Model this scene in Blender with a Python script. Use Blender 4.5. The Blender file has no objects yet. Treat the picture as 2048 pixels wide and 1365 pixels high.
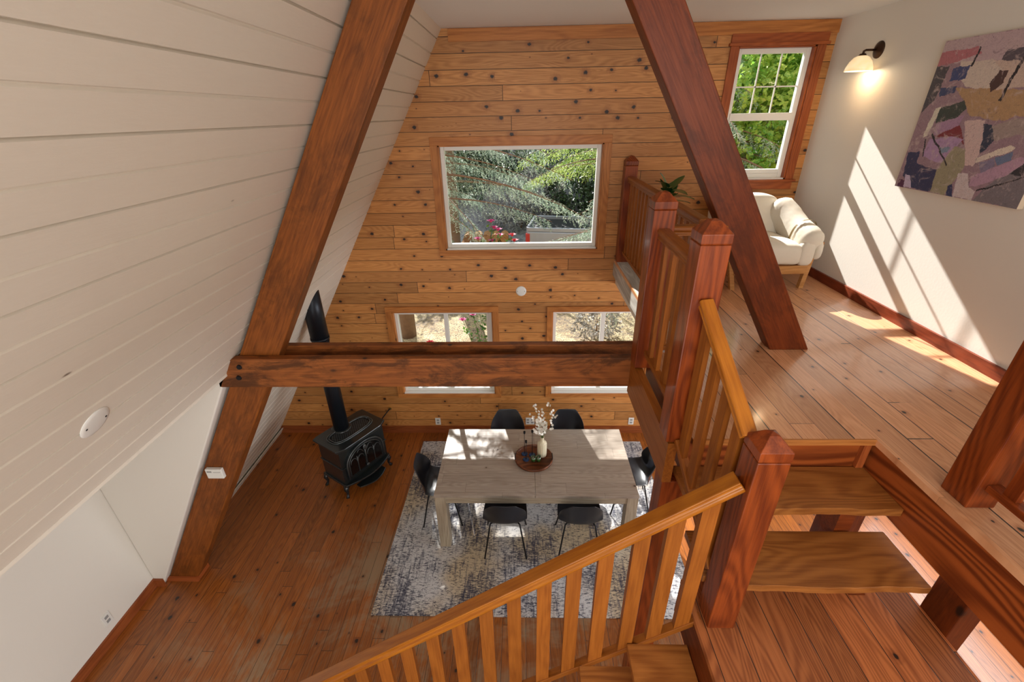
import bpy, math, random
import numpy as np
from mathutils import Matrix, Vector
PI = math.pi
SC = bpy.context.scene
COL = SC.collection
rnd = random.Random(7)

# ------------------------------------------------------------------ camera
F_PX = 886.77
pit, yaw, rol = math.radians(27.062), math.radians(-1.802), math.radians(-1.105)
fw = Vector((math.sin(yaw) * math.cos(pit), math.cos(yaw) * math.cos(pit), -math.sin(pit)))
rt0 = Vector((math.cos(yaw), -math.sin(yaw), 0)); up0 = rt0.cross(fw)
rt = rt0 * math.cos(rol) + up0 * math.sin(rol)
up = -rt0 * math.sin(rol) + up0 * math.cos(rol)
cam = bpy.data.objects.new('camera', bpy.data.cameras.new('camera')); COL.objects.link(cam)
M = Matrix.Identity(4)
for i in range(3):
    M[i][0] = rt[i]; M[i][1] = up[i]; M[i][2] = -fw[i]
M[0][3], M[1][3], M[2][3] = 0, 0, 4.1
cam.matrix_world = M
cam.data.sensor_width = 36.0; cam.data.lens = F_PX / 2048 * 36.0; cam.data.clip_start = 0.05
SC.camera = cam

# ------------------------------------------------------------------ world, sun, fill lamps, exposure
SC.view_settings.view_transform = 'Standard'; SC.view_settings.look = 'None'
SC.view_settings.exposure = 0.0; SC.view_settings.gamma = 1.0
SC.view_settings.use_curve_mapping = False
wd = bpy.data.worlds.new('world'); SC.world = wd; wd.use_nodes = True
wn = wd.node_tree.nodes; wl = wd.node_tree.links
bg = wn['Background']; bg.inputs['Color'].default_value = (0.80, 0.90, 1.0, 1); bg.inputs['Strength'].default_value = 1.25
sun = bpy.data.objects.new('sun', bpy.data.lights.new('sun', 'SUN')); COL.objects.link(sun)
sun.data.energy = 14.0; sun.data.angle = math.radians(0.55); sun.data.color = (1.0, 0.97, 0.92)
sun.rotation_euler = Vector((0.26, -1.0, -0.71)).to_track_quat('-Z', 'Y').to_euler()
sun.location = (-3, 12, 12)
def area(name, loc, direction, sx, sy, power, color):
    l = bpy.data.lights.new(name, 'AREA'); l.shape = 'RECTANGLE'; l.size = sx; l.size_y = sy
    l.energy = power; l.color = color
    o = bpy.data.objects.new(name, l); COL.objects.link(o); o.location = loc
    o.rotation_euler = Vector(direction).to_track_quat('-Z', 'Y').to_euler()
    return o
# added fill lamps: two at the unseen rear wall, one at the lower right
area('rear_fill', (0.9, -2.4, 3.9), (0, 1, -0.22), 3.6, 1.7, 112, (1.0, 0.94, 0.86))
area('rear_low_fill', (-0.6, -2.4, 1.3), (0, 1, 0.02), 3.2, 1.8, 42, (1.0, 0.95, 0.88))
area('side_daylight_fill', (4.5, 2.6, 1.45), (-1, 0, -0.25), 3.4, 1.3, 140, (0.93, 0.96, 1.0))

# ------------------------------------------------------------------ node helpers
def srgb(r, g, b):
    f = lambda c: (c / 255 / 12.92) if c / 255 <= 0.04045 else ((c / 255 + 0.055) / 1.055) ** 2.4
    return (f(r), f(g), f(b), 1)
class NT:
    def __init__(s, name):
        s.m = bpy.data.materials.new(name); s.m.use_nodes = True
        s.t = s.m.node_tree; s.n = s.t.nodes; s.l = s.t.links
        s.b = s.n['Principled BSDF']; s.out = s.n['Material Output']
    def node(s, typ, **kw):
        n = s.n.new(typ)
        for k, v in kw.items(): setattr(n, k, v)
        return n
    def put(s, sock, v):
        if isinstance(v, bpy.types.NodeSocket): s.l.new(v, sock)
        elif v is not None:
            if isinstance(v, (tuple, list)) and len(v) == 3 and sock.type == 'RGBA': v = (*v, 1)
            sock.default_value = v
    def coord(s): return s.node('ShaderNodeTexCoord').outputs['Object']
    def math(s, op, a, b=None, c=None):
        n = s.node('ShaderNodeMath', operation=op); s.put(n.inputs[0], a)
        if b is not None: s.put(n.inputs[1], b)
        if c is not None: s.put(n.inputs[2], c)
        return n.outputs[0]
    def sep(s, v):
        n = s.node('ShaderNodeSeparateXYZ'); s.put(n.inputs[0], v); return n.outputs
    def comb(s, x, y, z):
        n = s.node('ShaderNodeCombineXYZ')
        for i, v in enumerate((x, y, z)): s.put(n.inputs[i], v)
        return n.outputs[0]
    def noise(s, vec, scale=5, detail=3, rough=0.5, dist=0.0):
        n = s.node('ShaderNodeTexNoise'); s.put(n.inputs['Vector'], vec); n.inputs['Scale'].default_value = scale
        n.inputs['Detail'].default_value = detail; n.inputs['Roughness'].default_value = rough; n.inputs['Distortion'].default_value = dist
        return n.outputs['Fac']
    def white(s, vec):
        n = s.node('ShaderNodeTexWhiteNoise', noise_dimensions='3D'); s.put(n.inputs['Vector'], vec); return n.outputs['Value']
    def mix(s, fac, a, b, blend='MIX'):
        n = s.node('ShaderNodeMix', data_type='RGBA', blend_type=blend)
        s.put(n.inputs[0], fac); s.put(n.inputs[6], a); s.put(n.inputs[7], b); return n.outputs[2]
    def ramp(s, fac, stops):
        n = s.node('ShaderNodeValToRGB'); s.put(n.inputs[0], fac)
        e = n.color_ramp.elements
        while len(e) < len(stops): e.new(0.5)
        for i, (p, c) in enumerate(stops):
            e[i].position = p; e[i].color = c if isinstance(c, (tuple, list)) else (c, c, c, 1)
        return n.outputs[0]
    def smooth(s, v, lo, hi):
        n = s.node('ShaderNodeMapRange', interpolation_type='SMOOTHSTEP'); s.put(n.inputs[0], v)
        n.inputs[1].default_value = lo; n.inputs[2].default_value = hi; return n.outputs[0]
    def bump(s, h, strength=0.3, dist=0.01):
        n = s.node('ShaderNodeBump'); n.inputs['Strength'].default_value = strength; n.inputs['Distance'].default_value = dist
        s.put(n.inputs['Height'], h); s.l.new(n.outputs[0], s.b.inputs['Normal'])
    def set(s, color=None, rough=None, metal=None, coat=None, spec=None):
        if color is not None: s.put(s.b.inputs['Base Color'], color)
        if rough is not None: s.put(s.b.inputs['Roughness'], rough)
        if metal is not None: s.b.inputs['Metallic'].default_value = metal
        if coat is not None: s.b.inputs['Coat Weight'].default_value = coat; s.b.inputs['Coat Roughness'].default_value = 0.12
        if spec is not None: s.b.inputs['Specular IOR Level'].default_value = spec
        return s.m

def plain(name, c, rough=0.5, metal=0, noise=0.0, scale=20, coat=None, bump=0.0):
    t = NT(name); col = c
    if noise or bump:
        n = t.noise(t.coord(), scale, 4)
        if noise: col = t.mix(t.math('MULTIPLY', n, noise), c, tuple(x * 0.55 for x in c[:3]) + (1,))
        if bump: t.bump(n, bump, 0.01)
    return t.set(col, rough, metal, coat)

def planks(name, u, v, w, L, ca, cb, knot=1.0, rough=0.5, ring=0.5, gap=0.02, gapcol=(0.02, 0.01, 0.005, 1), tone=0.5, coat=None,
           wear=None, knotcell=0.4, gapbump=0.6, voff=0.0, gaprand=False, knotr=0.013):
    """boards running along axis u, laid side by side along axis v"""
    t = NT(name); s = t.sep(t.coord()); U, V = s[u], t.math('ADD', s[v], voff)
    r = t.math('DIVIDE', V, w); row = t.math('FLOOR', r); fv = t.math('FRACT', r)
    off = t.math('MULTIPLY', t.white(t.comb(row, 3.3, 1.7)), L)
    cr = t.math('DIVIDE', t.math('ADD', U, off), L); col = t.math('FLOOR', cr); fu = t.math('FRACT', cr)
    bid = t.white(t.comb(row, col, 0.5)); bid2 = t.white(t.comb(row, col, 9.5))
    gv = t.comb(t.math('MULTIPLY', U, 1.6), t.math('MULTIPLY', V, 42), t.math('MULTIPLY', bid, 60))
    fine = t.noise(gv, 2.2, 5, 0.65, 0.4)
    # cathedral rings: contour lines of a stretched noise
    rv = t.comb(t.math('MULTIPLY', U, 0.55), t.math('MULTIPLY', V, 5.0), t.math('MULTIPLY', bid, 31))
    field = t.noise(rv, 1.6, 1, 0.4, 0.3)
    rings = t.math('SINE', t.math('MULTIPLY', field, 120))
    rings = t.math('MULTIPLY_ADD', rings, 0.5, 0.5)
    g = t.math('ADD', t.math('MULTIPLY', fine, 1 - ring * 0.5), t.math('MULTIPLY', rings, ring * 0.5))
    g = t.smooth(g, 0.25, 0.85)
    c = t.mix(g, ca, cb)
    tn = t.math('MULTIPLY_ADD', bid2, tone, 1 - tone * 0.5)
    c = t.mix(1.0, c, t.comb(tn, tn, tn), 'MULTIPLY')
    hue = t.math('SUBTRACT', bid, 0.5)
    c = t.mix(t.math('MULTIPLY', t.math('ABSOLUTE', hue), tone), c, tuple(a * k for a, k in zip(ca[:3], (1.15, .95, .8))) + (1,))
    if wear is not None:
        wc, wlo, whi, wscale = wear
        wnz = t.noise(t.comb(s[0], s[1], 0), wscale, 5, 0.7, 0.6)
        wn2 = t.noise(gv, 1.5, 3)
        wf = t.smooth(t.math('MULTIPLY_ADD', wn2, 0.25, wnz), wlo, whi)
        dx = t.math('SUBTRACT', s[0], -.9); dy = t.math('SUBTRACT', s[1], 2.0)
        dd = t.math('SQRT', t.math('ADD', t.math('MULTIPLY', t.math('MULTIPLY', dx, dx), .5), t.math('MULTIPLY', dy, dy)))
        wf = t.math('MULTIPLY', wf, t.math('SUBTRACT', 1.0, t.smooth(dd, 0.9, 2.1)))
        c = t.mix(t.math('MULTIPLY', wf, 0.85), c, wc)
    if knot > 0:
        vo = t.node('ShaderNodeTexVoronoi', voronoi_dimensions='1D', feature='F1')
        wv = t.math('MULTIPLY_ADD', U, 1 / knotcell, t.math('MULTIPLY', row, 17.37))
        t.put(vo.inputs['W'], wv); vo.inputs['Scale'].default_value = 1
        vc = t.sep(vo.outputs['Color'])
        du = t.math('MULTIPLY', vo.outputs['Distance'], knotcell)
        dv = t.math('MULTIPLY', t.math('SUBTRACT', t.math('SUBTRACT', fv, 0.5), t.math('MULTIPLY', t.math('SUBTRACT', vc[1], 0.5), 0.75)), w)
        wob = t.noise(t.coord(), 60, 1)
        d = t.math('SQRT', t.math('ADD', t.math('MULTIPLY', t.math('MULTIPLY', du, du), 0.6), t.math('MULTIPLY', dv, dv)))
        rad = t.math('MULTIPLY', t.smooth(vc[0], 1 - knot, 1.05), knotr)
        rad = t.math('MULTIPLY', rad, t.math('MULTIPLY_ADD', wob, 0.9, 0.55))
        q = t.math('DIVIDE', d, t.math('MAXIMUM', rad, 0.0004))
        c = t.mix(t.math('MULTIPLY', t.math('SUBTRACT', 1.0, t.smooth(q, 0.9, 3.2)), 0.45), c, tuple(a * k for a, k in zip(cb[:3], (.75, .55, .45))) + (1,))
        c = t.mix(t.math('SUBTRACT', 1.0, t.smooth(q, 0.55, 1.1)), c, (0.022, 0.010, 0.006, 1))
    edge = t.math('MINIMUM', fv, t.math('SUBTRACT', 1.0, fv))
    eu = t.math('MULTIPLY', t.math('MINIMUM', fu, t.math('SUBTRACT', 1.0, fu)), L / w)
    gw = gap
    if gaprand: gw = t.math('MULTIPLY', t.math('POWER', t.white(t.comb(t.math('FLOOR', t.math('ADD', r, 0.5)), 7.7, 2.2)), 2.0), gap * 2.2)
    e = t.math('MINIMUM', edge, eu)
    gm = t.math('SUBTRACT', 1.0, t.smooth(t.math('DIVIDE', e, t.math('ADD', gw, 0.001)), 0.55, 1.0))
    c = t.mix(gm, c, gapcol)
    h = t.math('SUBTRACT', t.math('MULTIPLY', fine, 0.12), t.math('MULTIPLY', gm, gapbump))
    t.bump(h, 0.5, 0.006)
    rr = t.math('ADD', t.math('MULTIPLY', fine, 0.18), rough - 0.09)
    return t.set(c, rr, 0, coat)

def wood(name, ca, cb, ring=0.5, rough=0.45, knot=0.4, coat=None, dark=0.0, rs=1.0, cell=0.5):
    """solid timber, grain along local X"""
    t = NT(name); co = t.coord(); s = t.sep(co)
    oi = t.node('ShaderNodeObjectInfo').outputs['Random']
    o = t.math('MULTIPLY', oi, 37.0)
    gv = t.comb(t.math('MULTIPLY', s[0], 2.2), t.math('ADD', t.math('MULTIPLY', s[1], 48), o), t.math('MULTIPLY', s[2], 48))
    fine = t.noise(gv, 1.8, 5, 0.65, 0.3)
    rv = t.comb(t.math('ADD', t.math('MULTIPLY', s[0], 0.8), o), t.math('MULTIPLY', s[1], 4.5), t.math('MULTIPLY', s[2], 4.5))
    field = t.noise(rv, 0.9 * rs, 1, 0.4, 0.5)
    rings = t.math('MULTIPLY_ADD', t.math('SINE', t.math('MULTIPLY', field, 85)), 0.5, 0.5)
    g = t.smooth(t.math('ADD', t.math('MULTIPLY', fine, 1 - ring * 0.6), t.math('MULTIPLY', rings, ring * 0.6)), 0.2, 0.85)
    c = t.mix(g, ca, cb)
    tn = t.math('MULTIPLY_ADD', oi, 0.22, 0.89)
    c = t.mix(1.0, c, t.comb(tn, tn, tn), 'MULTIPLY')
    if dark:
        dn = t.noise(t.comb(t.math('ADD', s[0], o), t.math('MULTIPLY', s[1], 2.5), t.math('MULTIPLY', s[2], 2.5)), 2.6, 5, 0.7, 0.5)
        c = t.mix(t.math('MULTIPLY', t.smooth(dn, 0.46, 0.64), dark), c, tuple(x * 0.25 for x in ca[:3]) + (1,))
    if knot > 0:
        vo = t.node('ShaderNodeTexVoronoi', voronoi_dimensions='3D', feature='F1')
        t.put(vo.inputs['Vector'], t.comb(t.math('MULTIPLY_ADD', s[0], 0.8 / cell, o), t.math('MULTIPLY', s[1], 1.6 / cell), t.math('MULTIPLY', s[2], 1.6 / cell)))
        vo.inputs['Scale'].default_value = 2.0
        vc = t.sep(vo.outputs['Color'])
        rad = t.math('MULTIPLY_ADD', t.smooth(vc[0], 1 - knot, 1.0), 0.13, 0.001)
        q = t.math('DIVIDE', vo.outputs['Distance'], rad)
        c = t.mix(t.math('MULTIPLY', t.math('SUBTRACT', 1.0, t.smooth(q, 0.8, 2.6)), 0.5), c, tuple(x * 0.45 for x in ca[:3]) + (1,))
        c = t.mix(t.math('SUBTRACT', 1.0, t.smooth(q, 0.5, 1.1)), c, (0.02, 0.008, 0.005, 1))
    t.bump(fine, 0.18, 0.004)
    return t.set(c, t.math('MULTIPLY_ADD', fine, 0.16, rough - 0.08), 0, coat, 0.3)

# ------------------------------------------------------------------ materials
MAT = {}
MAT['gable'] = planks('pine_boards', 0, 2, 0.138, 3.1, srgb(196, 138, 76), srgb(148, 92, 40), knot=0.8, rough=0.5, ring=0.35, gap=0.022, tone=0.5, knotcell=0.30, voff=0.05, knotr=0.021)
MAT['floor'] = planks('old_fir_floor', 1, 0, 0.104, 2.4, srgb(158, 92, 36), srgb(102, 54, 17), knot=0.5, rough=0.36, ring=0.35, gap=0.02, tone=0.42,
                      wear=(srgb(150, 128, 100), 0.56, 0.78, 1.1), knotcell=0.5, coat=0.15, knotr=0.02)
MAT['loft'] = planks('loft_pine_floor', 1, 0, 0.134, 3.8, srgb(222, 168, 126), srgb(184, 124, 82), knot=0.75, rough=0.34, ring=0.3, gap=0.022, tone=0.3,
                     knotcell=0.3, coat=0.45, voff=0.02, gaprand=True, knotr=0.013)
MAT['landing'] = planks('landing_fir_floor', 1, 0, 0.150, 3.0, srgb(186, 114, 66), srgb(118, 62, 32), knot=0.3, rough=0.4, ring=0.6, gap=0.014, tone=0.5, knotcell=0.6, voff=0.06)
MAT['ash'] = wood('golden_handrail_wood', srgb(184, 112, 30), srgb(142, 76, 14), ring=0.2, rough=0.33, knot=0.15, coat=0.25)
MAT['baluster'] = wood('baluster_fir', srgb(158, 92, 32), srgb(122, 64, 18), ring=0.2, rough=0.42, knot=0.12)
MAT['newel'] = wood('red_fir_newel', srgb(148, 68, 25), srgb(92, 34, 10), ring=0.42, rough=0.36, knot=0.22, coat=0.2)
MAT['beam'] = wood('rafter_fir', srgb(144, 80, 26), srgb(94, 46, 11), ring=0.15, rough=0.55, knot=0.55, dark=0.5)
MAT['beam_red'] = wood('red_rafter_fir', srgb(128, 58, 20), srgb(88, 34, 9), ring=0.15, rough=0.45, knot=0.6, dark=0.55)
MAT['tie'] = wood('tie_beam_fir', srgb(152, 88, 38), srgb(96, 48, 16), ring=0.2, rough=0.6, knot=0.65, dark=0.95)
MAT['stringer'] = wood('stringer_fir', srgb(158, 80, 34), srgb(100, 42, 14), ring=0.85, rough=0.42, knot=0.3, rs=0.8)
MAT['tread'] = wood('tread_walnut', srgb(170, 108, 52), srgb(126, 72, 30), ring=0.4, rough=0.35, knot=0.35, coat=0.2)
MAT['trim'] = wood('pine_trim', srgb(196, 128, 66), srgb(152, 90, 42), ring=0.3, rough=0.42, knot=0.12)
MAT['trim_red'] = wood('red_fir_trim', srgb(172, 92, 46), srgb(128, 60, 28), ring=0.3, rough=0.4, knot=0.1)
MAT['edge_glare'] = wood('glare_pale_edge', srgb(206, 204, 196), srgb(160, 156, 148), ring=0.4, rough=0.6, knot=0.3)  # sunlit glare on the loft edge put into the pale colour
MAT['plaster'] = plain('white_plaster', srgb(226, 221, 211), 0.75, bump=0.05, scale=60)
MAT['ceil'] = plain('white_ceiling_paint', srgb(232, 230, 226), 0.8)
def painted():
    t = NT('white_painted_boards'); s = t.sep(t.coord())
    n = t.noise(t.comb(t.math('MULTIPLY', s[0], 14), t.math('MULTIPLY', s[1], 2), t.math('MULTIPLY', s[2], 14)), 5, 5, 0.7)
    vo = t.node('ShaderNodeTexVoronoi', feature='F1'); vo.inputs['Scale'].default_value = 1.0
    t.put(vo.inputs['Vector'], t.comb(t.math('MULTIPLY', s[0], 3.6), t.math('MULTIPLY', s[1], 1.6), t.math('MULTIPLY', s[2], 3.6)))
    vc = t.sep(vo.outputs['Color'])
    q = t.math('DIVIDE', vo.outputs['Distance'], t.math('MULTIPLY_ADD', t.smooth(vc[0], 0.45, 1.0), 0.045, 0.0005))
    k = t.math('SUBTRACT', 1.0, t.smooth(t.math('MULTIPLY_ADD', n, 1.0, q), 1.0, 1.7))
    c = t.mix(t.math('MULTIPLY', n, 0.25), srgb(226, 218, 204), srgb(196, 186, 170))
    c = t.mix(k, c, srgb(92, 70, 50))
    t.bump(t.math('SUBTRACT', n, t.math('MULTIPLY', k, 1.0)), 0.16, 0.006)
    return t.set(c, 0.42)
MAT['painted'] = painted()
MAT['vinyl'] = plain('white_vinyl', srgb(232, 230, 222), 0.4)
MAT['plastic'] = plain('white_plastic', srgb(225, 224, 218), 0.4)
MAT['socket'] = plain('socket_grey', srgb(150, 150, 148), 0.5)
MAT['black'] = plain('matte_black_metal', (0.012, 0.012, 0.014, 1), 0.4, 0.6)
MAT['pipe'] = plain('black_stove_pipe', (0.013, 0.016, 0.022, 1), 0.38, 0.5)
MAT['iron'] = plain('enamelled_cast_iron', (0.018, 0.024, 0.026, 1), 0.28, 0.3, coat=0.5, bump=0.06, scale=40)
MAT['worn_iron'] = plain('polished_iron', (0.10, 0.115, 0.12, 1), 0.3, 0.6, coat=0.3)
MAT['stoveglass'] = plain('stove_door_glass', (0.004, 0.004, 0.005, 1), 0.12, 0)
MAT['shell'] = plain('black_chair_plastic', (0.012, 0.014, 0.02, 1), 0.32)
MAT['bronze'] = plain('dark_bronze', (0.06, 0.032, 0.02, 1), 0.35, 0.8)
MAT['brass'] = plain('brass', (0.7, 0.52, 0.2, 1), 0.3, 0.9)
MAT['linen'] = plain('cream_linen', srgb(224, 216, 200), 0.85, noise=0.12, scale=30, bump=0.12)
MAT['strap'] = plain('olive_leather_strap', srgb(112, 92, 48), 0.5)
MAT['chairwood'] = wood('pale_oak_chair_frame', srgb(206, 152, 92), srgb(172, 116, 62), ring=0.3, rough=0.45, knot=0)
MAT['tray'] = wood('acacia_tray', srgb(122, 70, 42), srgb(72, 36, 20), ring=0.6, rough=0.35, knot=0)
MAT['ceramic'] = plain('cream_ceramic', srgb(226, 216, 186), 0.35)
MAT['bluemetal'] = plain('navy_blue_metal', (0.02, 0.06, 0.16, 1), 0.35, 0.5)
MAT['greenglass'] = plain('moss_green_glass', (0.03, 0.08, 0.02, 1), 0.15, 0, coat=1.0)
MAT['wax'] = plain('white_wax', srgb(240, 236, 224), 0.5)
MAT['petal'] = plain('white_petal', srgb(245, 242, 232), 0.6)
MAT['twig'] = plain('green_twig', srgb(90, 100, 50), 0.7)
MAT['houseleaf'] = plain('glossy_dark_green_leaf', srgb(42, 92, 40), 0.3, coat=0.4)
MAT['baseboard'] = wood('baseboard_fir', srgb(160, 88, 46), srgb(120, 58, 26), ring=0.3, rough=0.4, knot=0.1)
MAT['darkbase'] = wood('dark_red_baseboard', srgb(128, 58, 32), srgb(92, 38, 20), ring=0.3, rough=0.4, knot=0.05)
MAT['rubber'] = plain('black_rubber', (0.015, 0.015, 0.015, 1), 0.8)
def glassmat():
    t = NT('window_glass'); t.n.remove(t.b)
    tr = t.node('ShaderNodeBsdfTransparent'); gl = t.node('ShaderNodeBsdfGlossy'); gl.inputs['Roughness'].default_value = 0.02
    fr = t.node('ShaderNodeFresnel'); fr.inputs['IOR'].default_value = 1.16
    mx = t.node('ShaderNodeMixShader'); t.l.new(fr.outputs[0], mx.inputs[0]); t.l.new(tr.outputs[0], mx.inputs[1]); t.l.new(gl.outputs[0], mx.inputs[2])
    t.l.new(mx.outputs[0], t.out.inputs['Surface']); return t.m
MAT['glass'] = glassmat()
def shademat():
    t = NT('lit_alabaster_shade'); n = t.noise(t.coord(), 14, 4, 0.6, 1.0)
    c = t.mix(n, srgb(255, 236, 196), srgb(232, 190, 130)); t.set(c, 0.4)
    t.put(t.b.inputs['Emission Color'], c); t.b.inputs['Emission Strength'].default_value = 0.75; return t.m
MAT['shade'] = shademat()
def rugmat():
    t = NT('distressed_rug_wool'); s = t.sep(t.coord())
    blot = t.noise(t.comb(s[0], s[1], 0), 1.5, 3, 0.6, 0.4)
    dash = t.noise(t.comb(t.math('MULTIPLY', s[0], 15), t.math('MULTIPLY', s[1], 62), 2), 1.6, 4, 0.7, 0.8)
    streak = t.noise(t.comb(t.math('MULTIPLY', s[0], 26), t.math('MULTIPLY', s[1], 2.6), 5), 1.7, 4, 0.7, 0.3)
    warm = t.noise(t.comb(t.math('MULTIPLY', s[0], 1.2), t.math('MULTIPLY', s[1], 1.2), 9), 1.3, 2)
    c = t.mix(t.smooth(warm, 0.4, 0.65), srgb(206, 206, 206), srgb(196, 178, 148))
    f1 = t.smooth(t.math('MULTIPLY_ADD', blot, 0.34, dash), 0.655, 0.74)
    f2 = t.smooth(t.math('MULTIPLY_ADD', blot, 0.60, streak), 0.78, 0.95)
    c = t.mix(t.math('MULTIPLY', f2, 0.75), c, srgb(70, 72, 92))
    c = t.mix(t.math('MULTIPLY', f1, 0.85), c, srgb(40, 44, 66))
    fine = t.noise(t.coord(), 220, 1); t.bump(fine, 0.3, 0.003)
    return t.set(c, 0.95, spec=0.1)
MAT['rug'] = rugmat()
def tablemat():
    return planks('grey_washed_table_wood', 0, 1, 0.13, 1.01, srgb(176, 164, 150), srgb(134, 120, 106), knot=0.15, rough=0.42, ring=0.25, gap=0.006, tone=0.12, voff=0.02, coat=0.1)
MAT['table'] = tablemat()
MAT['tableleg'] = wood('grey_washed_leg_wood', srgb(182, 170, 148), srgb(146, 132, 112), ring=0.3, rough=0.5, knot=0.2)
def artmat():
    t = NT('abstract_canvas'); a = t.node('ShaderNodeAttribute', attribute_name='Col'); co = t.coord()
    n = t.noise(co, 9, 6, 0.75, 1.5); n2 = t.noise(co, 45, 4, 0.7)
    c = t.mix(t.math('MULTIPLY', t.smooth(n, 0.52, 0.68), .75), a.outputs['Color'], srgb(198, 178, 176))
    n3 = t.noise(co, 16, 5, 0.8, 2.5); c = t.mix(t.math('MULTIPLY', t.smooth(n3, 0.56, 0.66), .6), c, srgb(108, 88, 98))
    c = t.mix(t.math('MULTIPLY', t.smooth(n2, 0.52, 0.75), 0.25), c, srgb(52, 44, 62))
    t.bump(n2, 0.3, 0.003); return t.set(c, 0.6)
MAT['art'] = artmat()
MAT['canvas_edge'] = plain('raw_canvas', srgb(214, 196, 172), 0.8)

# ------------------------------------------------------------------ mesh helpers
WM = {}
def link(name, mesh, mat, parent=None, world=None, smooth=False, bevel=0.0, auto=None):
    o = bpy.data.objects.new(name, mesh); COL.objects.link(o)
    if mat is not None and len(mesh.materials) == 0:
        for m in (mat if isinstance(mat, (list, tuple)) else [mat]): mesh.materials.append(MAT[m] if isinstance(m, str) else m)
    if smooth:
        mesh.polygons.foreach_set('use_smooth', [True] * len(mesh.polygons))
    if bevel:
        b = o.modifiers.new('bevel', 'BEVEL'); b.width = bevel; b.segments = 2; b.limit_method = 'ANGLE'
    W = world if world is not None else Matrix.Identity(4)
    WM[o] = W
    if parent is not None:
        o.parent = parent; o.matrix_basis = WM[parent].inverted() @ W
    else: o.matrix_basis = W
    return o
def empty(name, loc, rz=0.0, label=None, cat=None, group=None):
    o = bpy.data.objects.new(name, None); COL.objects.link(o); o.empty_display_size = 0.1
    W = Matrix.Translation(loc) @ Matrix.Rotation(rz, 4, 'Z'); WM[o] = W; o.matrix_basis = W
    tag(o, label, cat, group); return o
def tag(o, label=None, cat=None, group=None, kind=None):
    if label: o['label'] = label
    if cat: o['category'] = cat
    if group: o['group'] = group
    if kind: o['kind'] = kind
    return o
def struct(o): o['kind'] = 'structure'; return o
class MB:
    def __init__(s): s.v = []; s.f = []
    def add(s, v, f):
        b = len(s.v); s.v += [tuple(p) for p in v]; s.f += [tuple(i + b for i in q) for q in f]; return s
    def box(s, x0, x1, y0, y1, z0, z1):
        v = [(x, y, z) for z in (z0, z1) for y in (y0, y1) for x in (x0, x1)]
        return s.add(v, [(0, 2, 3, 1), (4, 5, 7, 6), (0, 1, 5, 4), (2, 6, 7, 3), (0, 4, 6, 2), (1, 3, 7, 5)])
    def prism(s, poly, axis, a, b):
        n = len(poly)
        def P(p, t):
            q = list(p); q.insert(axis, t); return q
        v = [P(p, a) for p in poly] + [P(p, b) for p in poly]
        f = [tuple(range(n))[::-1], tuple(range(n, 2 * n))] + [(i, (i + 1) % n, n + (i + 1) % n, n + i) for i in range(n)]
        return s.add(v, f)
    def tube(s, pts, rads, seg=12, cap=True):
        pts = [Vector(p) for p in pts]; n = len(pts)
        if not hasattr(rads, '__len__'): rads = [rads] * n
        b = len(s.v); prev = None
        for i, p in enumerate(pts):
            t = (pts[min(i + 1, n - 1)] - pts[max(i - 1, 0)]).normalized()
            if prev is None: prev = t.orthogonal().normalized()
            u = (prev - t * prev.dot(t)).normalized(); w = t.cross(u); prev = u
            for k in range(seg):
                a = 2 * PI * k / seg; s.v.append(tuple(p + (u * math.cos(a) + w * math.sin(a)) * rads[i]))
        for i in range(n - 1):
            for k in range(seg):
                k2 = (k + 1) % seg; s.f.append((b + i * seg + k, b + i * seg + k2, b + (i + 1) * seg + k2, b + (i + 1) * seg + k))
        if cap:
            s.f.append(tuple(b + k for k in range(seg))[::-1]); s.f.append(tuple(b + (n - 1) * seg + k for k in range(seg)))
        return s
    def lathe(s, prof, seg=24, c=(0, 0, 0), rib=0.0, ribn=0):
        b = len(s.v); n = len(prof)
        for r, z in prof:
            for k in range(seg):
                a = 2 * PI * k / seg; rr = r * (1 + (rib * math.cos(a * ribn) if ribn else 0))
                s.v.append((c[0] + rr * math.cos(a), c[1] + rr * math.sin(a), c[2] + z))
        for i in range(n - 1):
            for k in range(seg):
                k2 = (k + 1) % seg; s.f.append((b + i * seg + k, b + i * seg + k2, b + (i + 1) * seg + k2, b + (i + 1) * seg + k))
        if prof[0][0] > 1e-5: s.f.append(tuple(b + k for k in range(seg))[::-1])
        if prof[-1][0] > 1e-5: s.f.append(tuple(b + (n - 1) * seg + k for k in range(seg)))
        return s
    def sell(s, c, r, e1=0.5, e2=0.5, nu=24, nv=14, fn=None):
        b = len(s.v); sg = lambda w, m: math.copysign(abs(w) ** m, w)
        for j in range(nv + 1):
            ph = -PI / 2 + PI * j / nv
            for i in range(nu):
                th = 2 * PI * i / nu
                p = [r[0] * sg(math.cos(ph), e1) * sg(math.cos(th), e2), r[1] * sg(math.cos(ph), e1) * sg(math.sin(th), e2), r[2] * sg(math.sin(ph), e1)]
                if fn: p = fn(p)
                s.v.append((c[0] + p[0], c[1] + p[1], c[2] + p[2]))
        for j in range(nv):
            for i in range(nu):
                i2 = (i + 1) % nu; s.f.append((b + j * nu + i, b + j * nu + i2, b + (j + 1) * nu + i2, b + (j + 1) * nu + i))
        return s
    def mesh(s, name):
        m = bpy.data.meshes.new(name); m.from_pydata(s.v, [], s.f); m.update(); return m
    def build(s, name, mat, parent=None, world=None, smooth=False, bevel=0.0):
        return link(name, s.mesh(name), mat, parent, world, smooth, bevel)
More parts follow.
